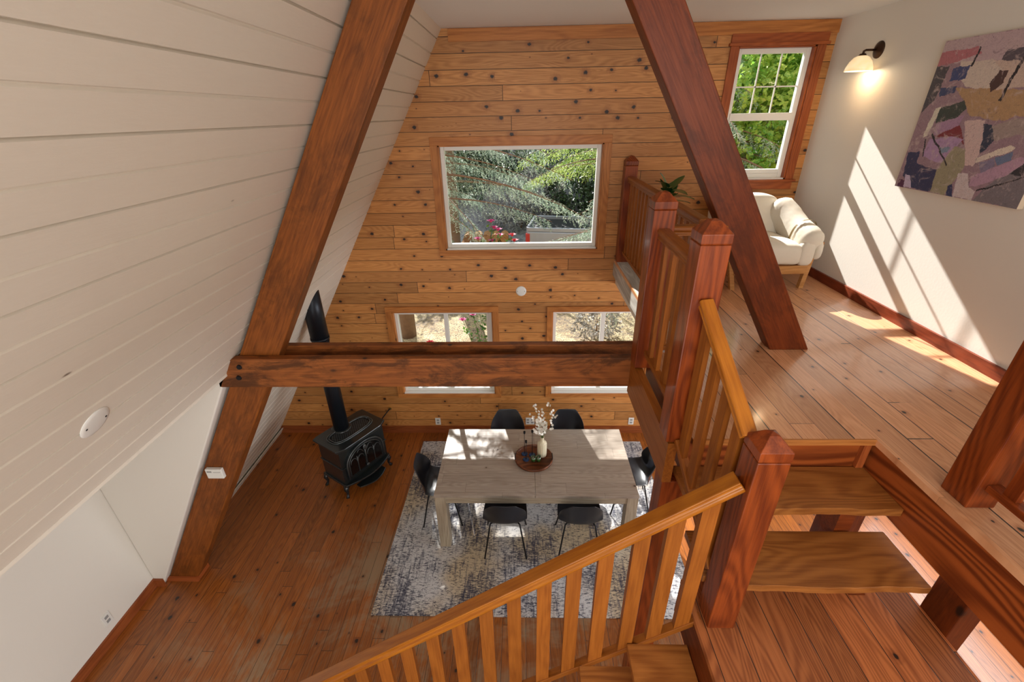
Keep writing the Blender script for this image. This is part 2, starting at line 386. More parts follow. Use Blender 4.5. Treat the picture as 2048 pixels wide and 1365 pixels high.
def box(name, x0, x1, y0, y1, z0, z1, mat, parent=None, bevel=0.0, long=None):
    """world box; its mesh is local with the long side on X so grain follows it"""
    c = Vector(((x0 + x1) / 2, (y0 + y1) / 2, (z0 + z1) / 2)); d = [abs(x1 - x0), abs(y1 - y0), abs(z1 - z0)]
    k = d.index(max(d)) if long is None else long
    if k == 0: R = Matrix.Identity(4); e = (d[0], d[1], d[2])
    elif k == 1: R = Matrix.Rotation(PI / 2, 4, 'Z'); e = (d[1], d[0], d[2])
    else: R = Matrix.Rotation(-PI / 2, 4, 'Y'); e = (d[2], d[1], d[0])
    return MB().box(-e[0] / 2, e[0] / 2, -e[1] / 2, e[1] / 2, -e[2] / 2, e[2] / 2).build(name, mat, parent, Matrix.Translation(c) @ R, bevel=bevel)
def frame_mat(p0, p1, side=(0, 1, 0)):
    p0, p1 = Vector(p0), Vector(p1); x = (p1 - p0).normalized(); y = Vector(side); y = (y - x * y.dot(x)).normalized(); z = x.cross(y)
    m = Matrix.Identity(4)
    for i in range(3): m[i][0], m[i][1], m[i][2], m[i][3] = x[i], y[i], z[i], p0[i]
    return m, (p1 - p0).length
def bar(name, p0, p1, w, h, mat, parent=None, side=(0, 1, 0), bevel=0.003, prof=None):
    m, L = frame_mat(p0, p1, side)
    mb = MB()
    if prof: mb.prism(prof, 0, 0, L)
    else: mb.box(0, L, -w / 2, w / 2, -h / 2, h / 2)
    return mb.build(name, mat, parent, m, bevel=bevel)

# ------------------------------------------------------------------ setting: shell
KS = 0.5836; XB = -3.61; ZT = 4.845; YG = 5.12; LZ = 2.56; YBK = -2.3
def slx(z): return XB + KS * z
fl = struct(MB().box(-4.6, 4.7, YBK, 5.28, -0.12, 0.0).build('floor', 'floor'))
wins = {1: (-0.915, 0.85, 2.69, 3.82), 2: (-1.68, -0.40, 0.67, 1.90), 3: (0.35, 1.60, 0.67, 1.90), 4: (2.07, 2.81, 3.43, 4.645)}
xs = sorted({-4.6, 4.7} | {w[0] for w in wins.values()} | {w[1] for w in wins.values()})
zs = sorted({-0.12, 4.95} | {w[2] for w in wins.values()} | {w[3] for w in wins.values()})
mb = MB()
for i in range(len(xs) - 1):
    for j in range(len(zs) - 1):
        cx_, cz_ = (xs[i] + xs[i + 1]) / 2, (zs[j] + zs[j + 1]) / 2
        if any(w[0] < cx_ < w[1] and w[2] < cz_ < w[3] for w in wins.values()): continue
        a, b, c, d = xs[i], xs[i + 1], zs[j], zs[j + 1]
        mb.add([(a, YG, c), (b, YG, c), (b, YG, d), (a, YG, d)], [(0, 1, 2, 3)])
        mb.add([(a, YG + .16, c), (b, YG + .16, c), (b, YG + .16, d), (a, YG + .16, d)], [(3, 2, 1, 0)])
struct(mb.build('wall_gable', 'gable'))
# slanted board walls (profile with V grooves, run along Y)
def slant_prof(z0, z1):
    n = (math.cos(math.atan(KS)), -math.sin(math.atan(KS)))      # inward normal (x, z)
    L = math.sqrt(1 + KS * KS); pts = []; w = 0.1345
    s0, s1 = z0 * L, z1 * L; k = math.ceil((s0 + .01) / w)
    def P(s, d): return (XB + KS * s / L - n[0] * d, s / L - n[1] * d)
    pts.append(P(s0, 0))
    while k * w < s1 - .012:
        s = k * w; d, h = ((0.016, 0.0055) if k % 2 else (0.009, 0.007))
        pts += [P(s - h, 0), P(s - h * .25, d), P(s + h * .25, d), P(s + h * 1.3, 0)]; k += 1
    pts.append(P(s1, 0)); pts += [P(s1, 0.12), P(s0, 0.12)]
    return pts
mb = MB(); mb.prism(slant_prof(2.44, ZT + .04), 1, YBK, YG)
mb.prism(slant_prof(0.0, 2.44), 1, 2.86, YG)
struct(mb.build('wall_slant', 'painted'))
# alcove below the boards on the near left
struct(MB().box(-3.80, -3.66, YBK, 2.80, 0, 2.5).build('wall_alcove', 'plaster'))
struct(MB().box(-3.80, slx(2.44) - 0.03, YBK, 2.80, 2.44, 2.50).build('ceiling_alcove', 'plaster'))
struct(MB().prism([(-3.66, 0.0), (slx(0.0) + 0.02, 0.0), (slx(2.44), 2.44), (-3.66, 2.44)], 1, 2.735, 2.86).build('wall_return', 'plaster', bevel=0.01))
struct(MB().box(slx(2.44) - .035, slx(2.44) + .004, YBK, 2.80, 2.425, 2.445).build('trim_1', 'painted'))
struct(MB().box(-1.2, 3.12, YBK, 5.28, ZT, ZT + .1).build('ceiling', 'ceil'))
struct(MB().box(2.97, 3.10, YBK, 5.20, 2.30, ZT).build('wall_right', 'plaster'))
# ground floor far right wall with a wide opening for the added side lamp
mb = MB(); mb.box(4.6, 4.7, YBK, 0.6, 0, 2.5); mb.box(4.6, 4.7, 4.5, 5.2, 0, 2.5); mb.box(4.6, 4.7, 0.6, 4.5, 0, 0.7); mb.box(4.6, 4.7, 0.6, 4.5, 2.2, 2.5)
struct(mb.build('wall_lower_right', 'plaster'))
# unseen back gable, openings added to admit the rear fill lamps
mb = MB(); a, b = YBK - .12, YBK
mb.box(-4.6, -2.3, a, b, 0, 4.9); mb.box(1.1, 4.7, a, b, 0, 2.95); mb.box(-2.3, 1.1, a, b, 0, 0.35); mb.box(-2.3, 1.1, a, b, 2.25, 2.95)
mb.box(-2.3, -1.0, a, b, 2.95, 4.9); mb.box(2.8, 4.7, a, b, 2.95, 4.9); mb.box(-1.0, 2.8, a, b, 4.8, 4.9)
struct(mb.build('wall_back', 'plaster'))
# loft floor
mb = MB()
mb.box(1.06, 2.97, 2.82, YG, LZ - .035, LZ)
mb.box(0.885, 1.83, 1.87, 2.82, LZ - .035, LZ)
mb.box(1.83, 2.97, YBK, 2.82, LZ - .035, LZ)
struct(mb.build('floor_loft', 'loft'))
struct(MB().box(1.10, 4.65, 2.95, YG, LZ - .30, LZ - .24).build('ceiling_lower', 'plaster'))
struct(box('trim_2', 1.06, 1.10, 3.02, YG, 2.37, LZ - .002, 'edge_glare'))
struct(box('trim_3', 1.07, 1.21, 3.02, YG - .01, LZ, LZ + .006, 'edge_glare'))
struct(box('trim_4', 0.75, 0.80, 1.84, 2.75, 2.28, 2.55, 'baluster'))
struct(box('trim_5', 0.868, 0.925, 1.88, 2.75, 2.30, LZ - .035, 'trim_red'))
struct(MB().box(1.89, 2.95, YBK, YG, 2.44, 2.50).build('ceiling_loft_underside', 'plaster'))
# landing
struct(MB().box(0.80, 1.905, -0.6, 1.495, 1.92, 1.95).build('floor_landing', 'landing'))
struct(box('trim_6', 0.80, 0.84, -0.6, 1.49, 1.70, 1.92, 'beam_red'))
struct(box('trim_7', 0.84, 1.90, 1.44, 1.48, 1.70, 1.92, 'beam_red'))
# baseboards
struct(box('baseboard_gable', -3.60, 4.6, YG - .02, YG, 0, 0.115, 'baseboard'))
struct(box('baseboard_alcove', -3.66, -3.64, YBK, 2.735, 0, 0.10, 'baseboard'))
struct(box('baseboard_return', -3.64, -3.56, 2.715, 2.735, 0, 0.10, 'baseboard'))
struct(MB().prism([(XB + .02, 0), (XB + .04, 0), (XB + .04 + KS * .09, .09), (XB + .02 + KS * .09, .09)], 1, 2.95, YG - .02).build('baseboard_slant', 'painted'))
struct(box('baseboard_right', 2.95, 2.97, YBK, YG - .02, LZ, LZ + 0.085, 'darkbase'))
# top trim board along the ceiling of the gable
struct(box('trim_8', -0.72, 2.97, YG - .018, YG, 4.735, 4.842, 'trim'))

# ------------------------------------------------------------------ windows
def window(n, x0, x1, z0, z1, casing, mull=None, cw=0.075, cm='trim'):
    e = empty('window_%d' % n, ((x0 + x1) / 2, YG, z0)); e['kind'] = 'structure'
    y0, y1 = YG - .018, YG
    if casing == 'plain':
        box('casing', x0 - cw, x1 + cw, y0, y1, z1, z1 + cw, cm, e, 0.002)
        box('casing', x0 - cw, x1 + cw, y0, y1, z0 - cw * .8, z0, cm, e, 0.002)
        box('casing', x0 - cw, x0, y0, y1, z0, z1, cm, e, 0.002); box('casing', x1, x1 + cw, y0, y1, z0, z1, cm, e, 0.002)
    else:
        box('casing', x0 - .085, x1 + .085, y0 - .006, y1, z1 + .025, z1 + .10, cm, e, 0.002)
        box('casing', x0 - .10, x1 + .10, y0 - .022, y1, z1, z1 + .025, cm, e, 0.003)
        box('casing', x0 - .08, x0, y0, y1, z0, z1, cm, e, 0.002); box('casing', x1, x1 + .08, y0, y1, z0, z1, cm, e, 0.002)
        box('window_stool', x0 - .10, x1 + .10, y0 - .03, y1, z0 - .022, z0, cm, e, 0.003)
        box('casing', x0 - .08, x1 + .08, y0, y1, z0 - .10, z0 - .022, cm, e, 0.002)
    t = .014; jm = 'trim' if casing == 'plain' else cm
    box('jamb', x0, x0 + t, YG, YG + .17, z0, z1, jm, e); box('jamb', x1 - t, x1, YG, YG + .17, z0, z1, jm, e)
    box('jamb', x0, x1, YG, YG + .17, z1 - t, z1, jm, e); box('jamb', x0, x1, YG, YG + .17, z0, z0 + t, 'vinyl', e)
    a0, a1, b0, b1 = x0 + t, x1 - t, z0 + t, z1 - t; f = .042; ya, yb = YG + .055, YG + .12
    mb = MB(); mb.box(a0, a0 + f, ya, yb, b0, b1); mb.box(a1 - f, a1, ya, yb, b0, b1)
    mb.box(a0 + f, a1 - f, ya, yb, b0, b0 + f); mb.box(a0 + f, a1 - f, ya, yb, b1 - f, b1)
    mb.build('window_frame', 'vinyl', e, bevel=0.004)
    g = []
    if mull == 'slider':
        xm = x0 + (x1 - x0) * .525
        box('meeting_stile', xm - .026, xm + .026, ya + .008, yb - .005, b0 + f, b1 - f, 'vinyl', e, 0.003)
        box('sash_rail', a1 - f - .03, a1 - f, ya + .01, yb - .01, b0 + f, b1 - f, 'vinyl', e, 0.003)
        g = [(a0 + f, xm - .026, b0 + f, b1 - f), (xm + .026, a1 - f - .03, b0 + f, b1 - f)]
    elif mull == 'hung':
        zm = 4.035; xa, xb = 2.14, 2.75
        box('meeting_rail', a0 + f, a1 - f, ya - .006, yb - .02, zm - .035, zm + .035, 'vinyl', e, 0.003)
        mb = MB(); mb.box(a0 + f, xa, ya + .005, yb - .01, b0 + f, b1 - f); mb.box(xb, a1 - f + .001, ya + .005, yb - .01, b0 + f, b1 - f)
        mb.box(xa, xb, ya + .005, yb - .01, b0 + f, b0 + f + .04)
        mb.build('sash', 'vinyl', e, bevel=0.003)
        mb = MB()
        for x in (2.335, 2.535): mb.box(x - .006, x + .006, YG + .075, YG + .085, zm + .03, b1 - f)
        mb.box(xa, xb, YG + .075, YG + .085, 4.30, 4.312)
        mb.build('muntins', 'vinyl', e)
        g = [(xa, xb, b0 + f + .04, zm - .03), (xa, xb, zm + .03, b1 - f)]
    else: g = [(a0 + f, a1 - f, b0 + f, b1 - f)]
    for p in g: MB().add([(p[0], YG + .08, p[2]), (p[1], YG + .08, p[2]), (p[1], YG + .08, p[3]), (p[0], YG + .08, p[3])], [(0, 1, 2, 3)]).build('pane', 'glass', e)
window(1, *wins[1], 'plain', None, .08)
window(2, *wins[2], 'plain', 'slider', .075)
window(3, *wins[3], 'plain', 'slider', .065)
window(4, *wins[4], 'craft', 'hung', cm='trim_red')

# ------------------------------------------------------------------ timber frame
SL = Vector((KS, 0, 1)).normalized()
def rafter(name, foot, length, y0, y1, depth, mat, mirror, label):
    """near face at y0, outer edge passes foot"""
    d = Vector((KS if not mirror else -KS, 0, 1)).normalized()
    inn = Vector((1, 0, -KS)).normalized() if not mirror else Vector((-1, 0, -KS)).normalized()
    e = empty(name, foot, 0, label, 'beam')
    # polygon in xz : horizontal cut foot
    z0 = foot[2]; z1 = ZT; k = d.x / d.z; hw = depth / abs(inn.x) * (1 if not mirror else -1)
    poly = [(foot[0], z0), (foot[0] + hw, z0), (foot[0] + hw + k * (z1 - z0), z1), (foot[0] + k * (z1 - z0), z1)]
    m, L = frame_mat(foot, Vector(foot) + d, (0, 1, 0)); mi = m.inverted()
    v = []
    for y in (y0, y1):
        for p in poly: v.append(tuple(mi @ Vector((p[0], y, p[1]))))
    o = MB().add(v, [(0, 1, 2, 3), (7, 6, 5, 4), (0, 4, 5, 1), (1, 5, 6, 2), (2, 6, 7, 3), (3, 7, 4, 0)]).build('timber', mat, e, m, bevel=0.006)
    return e
rafter('rafter', (slx(0) + .025, 2.87, 0.0), 0, 2.80, 2.935, 0.255, 'beam', False, 'long slanted brown timber rafter leaning against the white board wall, foot on the lower floor')
rafter('rafter', (2.036, 2.91, LZ), 0, 2.85, 2.985, 0.235, 'beam_red', True, 'slanted red-brown timber rafter standing on the loft floor in front of the armchair')
def tie(y0, y1, x0, label):
    e = empty('tie_beam', ((x0 + .76) / 2, (y0 + y1) / 2, 2.32), 0, label, 'beam')
    xe = .765 if y0 < 2.8 else .87; c = Vector(((x0 + xe) / 2, (y0 + y1) / 2, 2.445)); L = xe - x0
    a, b = -L / 2, L / 2; h = .12
    mb = MB().prism([(a, -h), (b, -h), (b, h), (a + .045, h), (a + .02, h - .06)], 1, -(y1 - y0) / 2, (y1 - y0) / 2)
    mb.build('timber', 'tie', e, Matrix.Translation(c), bevel=0.006)
    if y0 < 2.8:
        for bx, bz in ((-2.07, 2.50), (-2.19, 2.47), (-2.10, 2.41)):
            MB().lathe([(0.0, -.008), (.017, -.008), (.020, 0.0)], 12).build('bolt_head', 'black', e, Matrix.Translation((bx, y0 - .001, bz)) @ Matrix.Rotation(-PI / 2, 4, 'X'))
    return e
tie(2.735, 2.798, -2.275, 'nearer horizontal brown tie beam with dark bolts at its left end')
tie(2.94, 3.00, -2.10, 'farther horizontal tie beam just behind the bolted one')
tr = empty('base_trim', (-3.44, 2.78, 0), 0, 'small reddish base moulding around the foot of the left rafter', 'moulding')
box('trim_board', -3.60, -3.26, 2.775, 2.797, 0.0, .05, 'trim_red', tr)
box('trim_board', -3.285, -3.262, 2.797, 2.95, 0.0, .05, 'trim_red', tr)

# ------------------------------------------------------------------ posts, newels, guards, stairs
def newel(x0, x1, y0, y1, zf, zs, label, ztip=None, chamfer=True):
    e = empty('newel_post', ((x0 + x1) / 2, (y0 + y1) / 2, zf), 0, label, 'post')
    h = zs - zf; a = (x1 - x0) / 2; b = (y1 - y0) / 2; cx_, cy_ = (x0 + x1) / 2, (y0 + y1) / 2
    R = Matrix.Rotation(-PI / 2, 4, 'Y')
    MB().box(0, h, -b, b, -a, a).build('post', 'newel', e, Matrix.Translation((cx_, cy_, zf)) @ R, bevel=0.005)
    # shallow groove line then faceted cap with clipped pyramid
    t = 0.10; mb = MB(); g = .004
    v = [(x0 + g, y0 + g, zs), (x1 - g, y0 + g, zs), (x1 - g, y1 - g, zs), (x0 + g, y1 - g, zs),
         (x0, y0, zs + .006), (x1, y0, zs + .006), (x1, y1, zs + .006), (x0, y1, zs + .006),
         (x0, y0, zs + .045), (x1, y0, zs + .045), (x1, y1, zs + .045), (x0, y1, zs + .045)]
    i = .042
    v += [(x0 + i, y0 + i, zs + t - .008), (x1 - i, y0 + i, zs + t - .008), (x1 - i, y1 - i, zs + t - .008), (x0 + i, y1 - i, zs + t - .008), (cx_, cy_, zs + t)]
    f = []
    for lv in (0, 4, 8):
        f += [(lv + k, lv + (k + 1) % 4, lv + 4 + (k + 1) % 4, lv + 4 + k) for k in range(4)]
    f += [(12, 13, 16), (13, 14, 16), (14, 15, 16), (15, 12, 16), (3, 2, 1, 0)]
    m = Matrix.Translation((cx_, cy_, zs)) @ R; mi = m.inverted()
    mb.add([tuple(mi @ Vector(p)) for p in v], f).build('cap', 'newel', e, m, bevel=0.002)
    return e
newel(1.07, 1.20, 4.985, 5.115, LZ, 3.60, 'farthest and smallest red wooden newel post against the pine gable wall')
newel(.742, .872, 2.60, 2.73, LZ, 3.60, 'newel post with pyramid cap standing where the guard turns above the tie beam')
newel(.735, .865, 1.84, 1.97, LZ, 3.60, 'thick red newel post at the loft edge at the top of the short stair')
newel(.845, .967, 1.25, 1.372, 1.95, 2.955, 'nearest big newel post standing on the landing corner, both handrails end at it')
newel(1.887, 2.01, 1.412, 1.54, LZ, 3.60, 'newel post on the loft edge at the right border of the picture')

RP = [(-.034, -.030), (-.034, -.022), (-.028, -.016), (-.028, -.006), (-.038, .002), (-.038, .018), (-.030, .028), (.030, .028), (.038, .018), (.038, .002), (.028, -.006), (.028, -.016), (.034, -.022), (.034, -.030)]
def guard(name, p0, p1, side, drop, n, bw, bt, label, cat='railing', mats=('ash', 'baluster'), ts=None, rail_scale=1.0, wide=None):
    """handrail from p0 to p1 (top centre), bottom rail 'drop' below, n balusters"""
    p0, p1 = Vector(p0), Vector(p1); mid = (p0 + p1) / 2
    e = empty(name, (mid.x, mid.y, mid.z - drop - .03), 0, label, cat)
    dz = Vector((0, 0, .03 * rail_scale))
    bar('handrail', p0 - dz, p1 - dz, 0, 0, mats[0], e, side, 0.004, prof=[(a * rail_scale, b * rail_scale) for a, b in RP])
    dd = Vector((0, 0, drop)); bar('bottom_rail', p0 - dd, p1 - dd, wide or .042, .032, mats[1], e, side)
    dirh = Vector((p1.x - p0.x, p1.y - p0.y, 0)).normalized()
    R = Matrix.Identity(4); sd = Vector((-dirh.y, dirh.x, 0))
    slope = (p1.z - p0.z) / max(1e-6, Vector((p1.x - p0.x, p1.y - p0.y)).length)
    ts = ts or [(i + .5) / n for i in range(n)]
    for t in ts:
        c = p0.lerp(p1, t); zt = c.z - .052 * rail_scale; zb = c.z - drop + .014; k = slope * bw / 2
        # local X is up
        m = Matrix.Identity(4)
        for i in range(3):
            m[i][0] = (0, 0, 1)[i]; m[i][1] = sd[i]; m[i][2] = dirh[i]; m[i][3] = (c.x, c.y, zb)[i]
        # right handedness: up x sd = -dirh ; flip
        for i in range(3): m[i][2] = -dirh[i]
        h = zt - zb; w = bw / 2
        v = []
        for sy in (-bt / 2, bt / 2):
            v += [(k, sy, -w), (-k, sy, w), (h - k, sy, w), (h + k, sy, -w)]
        MB().add(v, [(0, 3, 2, 1), (4, 5, 6, 7), (0, 1, 5, 4), (1, 2, 6, 5), (2, 3, 7, 6), (3, 0, 4, 7)]).build('baluster', mats[1], e, m)
    return e
guard('guard_rail', (1.135, 4.985, 3.50), (1.135, 2.84, 3.50), (1, 0, 0), .82, 17, .045, .022, 'loft guard rail with slim balusters running out from the far gable wall', mats=('baluster', 'baluster'))
guard('guard_rail', (.872, 2.68, 3.50), (1.20, 2.68, 3.50), (0, 1, 0), .82, 3, .045, .022, 'very short guard rail between the corner newel and the red rafter', mats=('baluster', 'baluster'))
guard('guard_rail', (.812, 2.60, 3.50), (.805, 1.97, 3.50), (1, 0, 0), .82, 4, .05, .024, 'short level guard rail joining the two tall newel posts at the loft edge', mats=('baluster', 'baluster'))
guard('stair_rail', (.800, 1.84, 3.375), (.862, 1.372, 3.005), (1, 0, 0), .80, 4, .055, .026, 'short steep handrail descending from the loft newel to the landing newel', mats=('ash', 'baluster'), rail_scale=.82)
bx = [.748, .625, .495, .352, .218, .086, -.056, -.192, -.333, -.472, -.617, -.755, -.893, -1.03, -1.17, -1.31, -1.45, -1.59]
P0 = Vector((.838, 1.31, 2.84)); P1 = Vector((-1.70, 1.31, 2.845 - 2.545 * .757))
guard('stair_rail', P0, P1, (0, 1, 0), .90, 0, .066, .032, 'long golden handrail with flat balusters crossing the foreground downwards to the left', mats=('ash', 'baluster'), ts=[(P0.x - x) / (P0.x - P1.x) for x in bx])
guard('guard_rail', (1.95, 1.412, 3.50), (1.95, -.6, 3.50), (1, 0, 0), .82, 14, .05, .024, 'guard rail at the right edge running towards the viewer from the cut-off newel', mats=('baluster', 'newel'), wide=.06)

st = empty('upper_stair', (1.33, 1.6, 1.95), 0, 'short open stair of two thick wooden treads rising from landing to loft', 'staircase')
def tread(name, x0, x1, y0, y1, z, th, parent, seed, live=True, mat='tread'):
    r = random.Random(seed); n = 24; front = []
    for i in range(n + 1):
        x = x0 + (x1 - x0) * i / n
        front.append((x, (1.376 if (seed == 5 and x < .972) else y0) + (0.004 * math.sin(i * .45 + seed) + r.uniform(-.002, .002) if live else 0)))
    c = Vector(((x0 + x1) / 2, (y0 + y1) / 2, z - th / 2))
    poly = [(p[0] - c.x, p[1] - c.y) for p in front] + [(x1 - c.x, y1 - c.y), (x0 - c.x, y1 - c.y)]
    return MB().prism(poly, 2, -th / 2, th / 2).build(name, mat, parent, Matrix.Translation(c), bevel=0.003)
tread('tread', .822, 1.842, 1.592, 1.886, 2.355, .045, st, 1)
tread('tread', .835, 1.848, 1.325, 1.632, 2.150, .042, st, 5)
box('riser', .885, 1.83, 1.895, 1.93, 2.33, LZ - .036, 'stringer', st)
box('nosing', .885, 1.83, 1.858, 1.8695, LZ - .035, LZ, 'trim', st)
box('cleat', 1.79, 1.828, 1.87, 1.894, 2.36, 2.525, 'trim_red', st)
cm = MB().prism([(1.42, 1.95), (1.50, 1.95), (1.50, 2.108), (1.64, 2.108), (1.64, 2.31), (1.88, 2.31), (1.88, 2.16)], 0, 1.60, 1.68)
cm.build('carriage', 'beam_red', st)
sb = empty('stringer_beam', (1.865, .6, 2.23), 0, 'massive grained side beam under the loft edge right of the stair', 'beam')
box('timber', 1.845, 1.885, YBK, 1.925, 2.235, LZ - .037, 'stringer', sb, 0.004)
pp = empty('support_post', (1.94, 1.30, 0), 0, 'rough dark support post at the landing\'s right corner below the side beam', 'post')
MB().box(0, 2.23, -.075, .075, -.05, .05).build('post', 'beam_red', pp, Matrix.Translation((1.958, 1.30, 0)) @ Matrix.Rotation(-PI / 2, 4, 'Y'), bevel=0.006)
pp = empty('support_post', (.83, 1.90, 0), 0, 'tall square post carrying the loft edge down to the lower floor', 'post')
MB().box(0, 2.28, -.065, .065, -.075, .075).build('post', 'newel', pp, Matrix.Translation((.832, 1.91, 0)) @ Matrix.Rotation(-PI / 2, 4, 'Y'), bevel=0.006)
pp = empty('support_post', (1.98, 1.97, 0), 0, 'lower level post glimpsed between the two stair treads', 'post')
MB().box(0, 2.44, -.06, .06, -.10, .10).build('post', 'beam_red', pp, Matrix.Translation((1.98, 2.03, 0)) @ Matrix.Rotation(-PI / 2, 4, 'Y'), bevel=0.006)
ls = empty('lower_stair', (-.3, .85, 0), 0, 'open wooden stair descending to the left from the landing below the long handrail', 'staircase')
for i in range(8):
    z = 1.747 - .203 * i; x1 = .825 - .254 * i
    if i == 0: x1 = .797
    tread('tread', x1 - .295, x1, .30, 1.29, z, .042, ls, 20 + i, live=False, mat='tread')
m_ = MB().prism([(.80, 1.90), (.80, 1.62), (-1.25, 0), (-1.60, 0)], 1, .76, .84); m_.build('carriage', 'beam_red', ls)

# ------------------------------------------------------------------ dining set
rug = MB().box(-1.43, 1.60, 2.46, 4.90, 0.001, 0.012).build('area_rug', 'rug'); tag(rug, 'distressed cream and navy area rug under the dining table', 'rug')
tb = empty('dining_table', (.105, 3.705, 0.012), 0, 'rectangular grey-washed wooden dining table with thick square legs on the rug', 'table')
TX0, TX1, TY0, TY1 = -.905, 1.115, 3.185, 4.225
m = MB().box(TX0, .0985, TY0, TY1, .73, .76).build('tabletop', 'table', tb, bevel=0.003)
m = MB().box(.1015, TX1, TY0, TY1, .73, .76).build('tabletop', 'table', tb, bevel=0.003)
for x0, x1, y0, y1 in ((TX0 + .10, TX1 - .10, TY0 + .012, TY0 + .034), (TX0 + .10, TX1 - .10, TY1 - .034, TY1 - .012), (TX0 + .012, TX0 + .034, TY0 + .10, TY1 - .10), (TX1 - .034, TX1 - .012, TY0 + .10, TY1 - .10)):
    box('apron', x0, x1, y0, y1, .645, .7295, 'tableleg', tb, 0.002)
for x in (TX0 + .003, TX1 - .113):
    for y in (TY0 + .003, TY1 - .113): box('leg', x, x + .11, y, y + .11, .012, .7295, 'tableleg', tb, 0.003)

def shell_mesh():
    # profile: y forward, z up (local); seat faces +Y
    pr = [(.225, .425, .185), (.215, .445, .195), (.17, .452, .205), (.10, .445, .215), (.02, .435, .222), (-.06, .430, .225), (-.13, .438, .225), (-.175, .465, .222),
          (-.200, .51, .218), (-.215, .57, .214), (-.228, .63, .206), (-.240, .69, .184), (-.250, .74, .154), (-.256, .778, .130), (-.260, .796, .104)]
    nu = 16; v = []; f = []
    for j, (y, z, w) in enumerate(pr):
        t = j / (len(pr) - 1)
        for i in range(nu + 1):
            u = -1 + 2 * i / nu
            curl = abs(u) ** 2.6
            seat = max(0, 1 - abs(t - .42) / .42)
            lift = .055 * seat * curl
            fwd = (.085 * curl) * min(1, max(0, (t - .45) / .15)) * (1 - .92 * min(1, max(0, (t - .6) / .35)))
            v.append((u * w, y + fwd, z + lift - (0.02 * curl if t < .12 else 0)))
    for j in range(len(pr) - 1):
        for i in range(nu):
            a = j * (nu + 1) + i; f.append((a, a + 1, a + nu + 2, a + nu + 1))
    m = bpy.data.meshes.new('shell'); m.from_pydata(v, [], f); m.update(); return m
SHELL = shell_mesh()
def make_chair(x, y, rz, label):
    e = empty('dining_chair', (x, y, .016), rz, label, 'chair', 'black shell chairs around the table')
    o = link('shell', SHELL, 'shell', e, WM[e].copy(), True)
    if not o.data.materials: o.data.materials.append(MAT['shell'])
    s = o.modifiers.new('solid', 'SOLIDIFY'); s.thickness = .008; s.offset = 0
    s = o.modifiers.new('sub', 'SUBSURF'); s.levels = 1; s.render_levels = 2
    for sx in (-1, 1):
        for sy in (-1, 1):
            MB().tube([(sx * .12, sy * .10 - .0, .418), (sx * .15, sy * .13, .405), (sx * .215, sy * .205 + (-.01 if sy < 0 else .01), 0.001)], .0085, 8).build('leg', 'black', e, WM[e].copy(), True)
    mb = MB(); mb.tube([(-.13, -.11, .412), (.13, -.11, .412)], .008, 8); mb.tube([(-.13, .11, .412), (.13, .11, .412)], .008, 8); mb.tube([(-.12, -.11, .412), (-.12, .11, .412)], .008, 8); mb.tube([(.12, -.11, .412), (.12, .11, .412)], .008, 8)
    mb.build('seat_frame', 'black', e, WM[e].copy(), True)
    return e
c0 = make_chair(-.205, 3.262, 0, 'black shell chair on the near side of the table, nearer the wood stove')
def dup(root, loc, rz, label):
    r = root.copy(); COL.objects.link(r); W = Matrix.Translation(loc) @ Matrix.Rotation(rz, 4, 'Z'); r.matrix_basis = W; WM[r] = W; r['label'] = label
    for ch in list(root.children):
        c = ch.copy(); COL.objects.link(c); c.parent = r
    return r
dup(c0, (.55, 3.262, .016), 0.0, 'black shell chair on the near side of the table, nearer the long handrail')
dup(c0, (-.215, 4.30, .016), PI, 'black shell chair on the far side of the table, left of the blossoms')
dup(c0, (.525, 4.30, .016), PI, 'black shell chair on the far side of the table, right of the blossoms')
dup(c0, (-.93, 3.66, .016), -PI / 2 + .06, 'black shell chair at the left end of the table, facing right')
dup(c0, (1.20, 3.82, .016), PI / 2 - .08, 'black shell chair at the right end of the table, partly behind the stair')

# tabletop things
tz = .76
tray = empty('serving_tray', (.095, 3.71, tz), 0, 'round dark wooden tray with raised rim in the middle of the dining table', 'tray')
MB().lathe([(0, 0.001), (.195, 0.001), (.205, .006), (.208, .030), (.200, .034), (.194, .030), (.190, .010), (0, .010)], 48).build('tray_dish', 'tray', tray, WM[tray].copy(), True)
for s in (-1, 1):
    mb = MB(); mb.tube([(s * .195, -.045, .03), (s * .200, -.04, .048), (s * .200, .04, .048), (s * .195, .045, .03)], .005, 8)
    mb.build('handle', 'black', tray, WM[tray].copy(), True)
v_ = empty('vase', (.185, 3.765, tz + .0105), 0, 'ribbed cream ceramic bottle vase on the round tray', 'vase')
MB().lathe([(0, 0), (.046, 0), (.050, .006), (.050, .165), (.046, .178), (.026, .188), (.020, .195), (.019, .243), (.022, .246), (.015, .245), (.014, .17), (0, .165)], 72, rib=.035, ribn=18).build('body', 'ceramic', v_, WM[v_].copy(), True)
fb = empty('blossom_branches', (.185, 3.765, tz + .235), 0, 'bunch of white blossom twigs standing in the cream vase', 'flowers')
tw = MB(); pts = []
r = random.Random(11)
for i in range(24):
    a = r.uniform(0, 2 * PI); sp = r.uniform(.02, .13); h = r.uniform(.10, .36)
    p0 = Vector((0, 0, 0)); p1 = Vector((math.cos(a) * sp * .35, math.sin(a) * sp * .35, h * .45)); p2 = Vector((math.cos(a) * sp, math.sin(a) * sp, h))
    if i < 3: p2 = Vector(((-.085, .075, .10)[i], (.02, 0, -.03)[i], (.44, .47, .40)[i]))
    tw.tube([p0, p1, p2], [.0018, .0014, .001], 5)
    for t in (.45, .6, .72, .82, .9, 1.0):
        if i < 3 and t < .8: continue
        q = (p1.lerp(p2, t)) + Vector((r.uniform(-.02, .02), r.uniform(-.02, .02), r.uniform(-.012, .012))); pts.append(q)
tw.build('twigs', 'twig', fb, WM[fb].copy())
r.shuffle(pts)
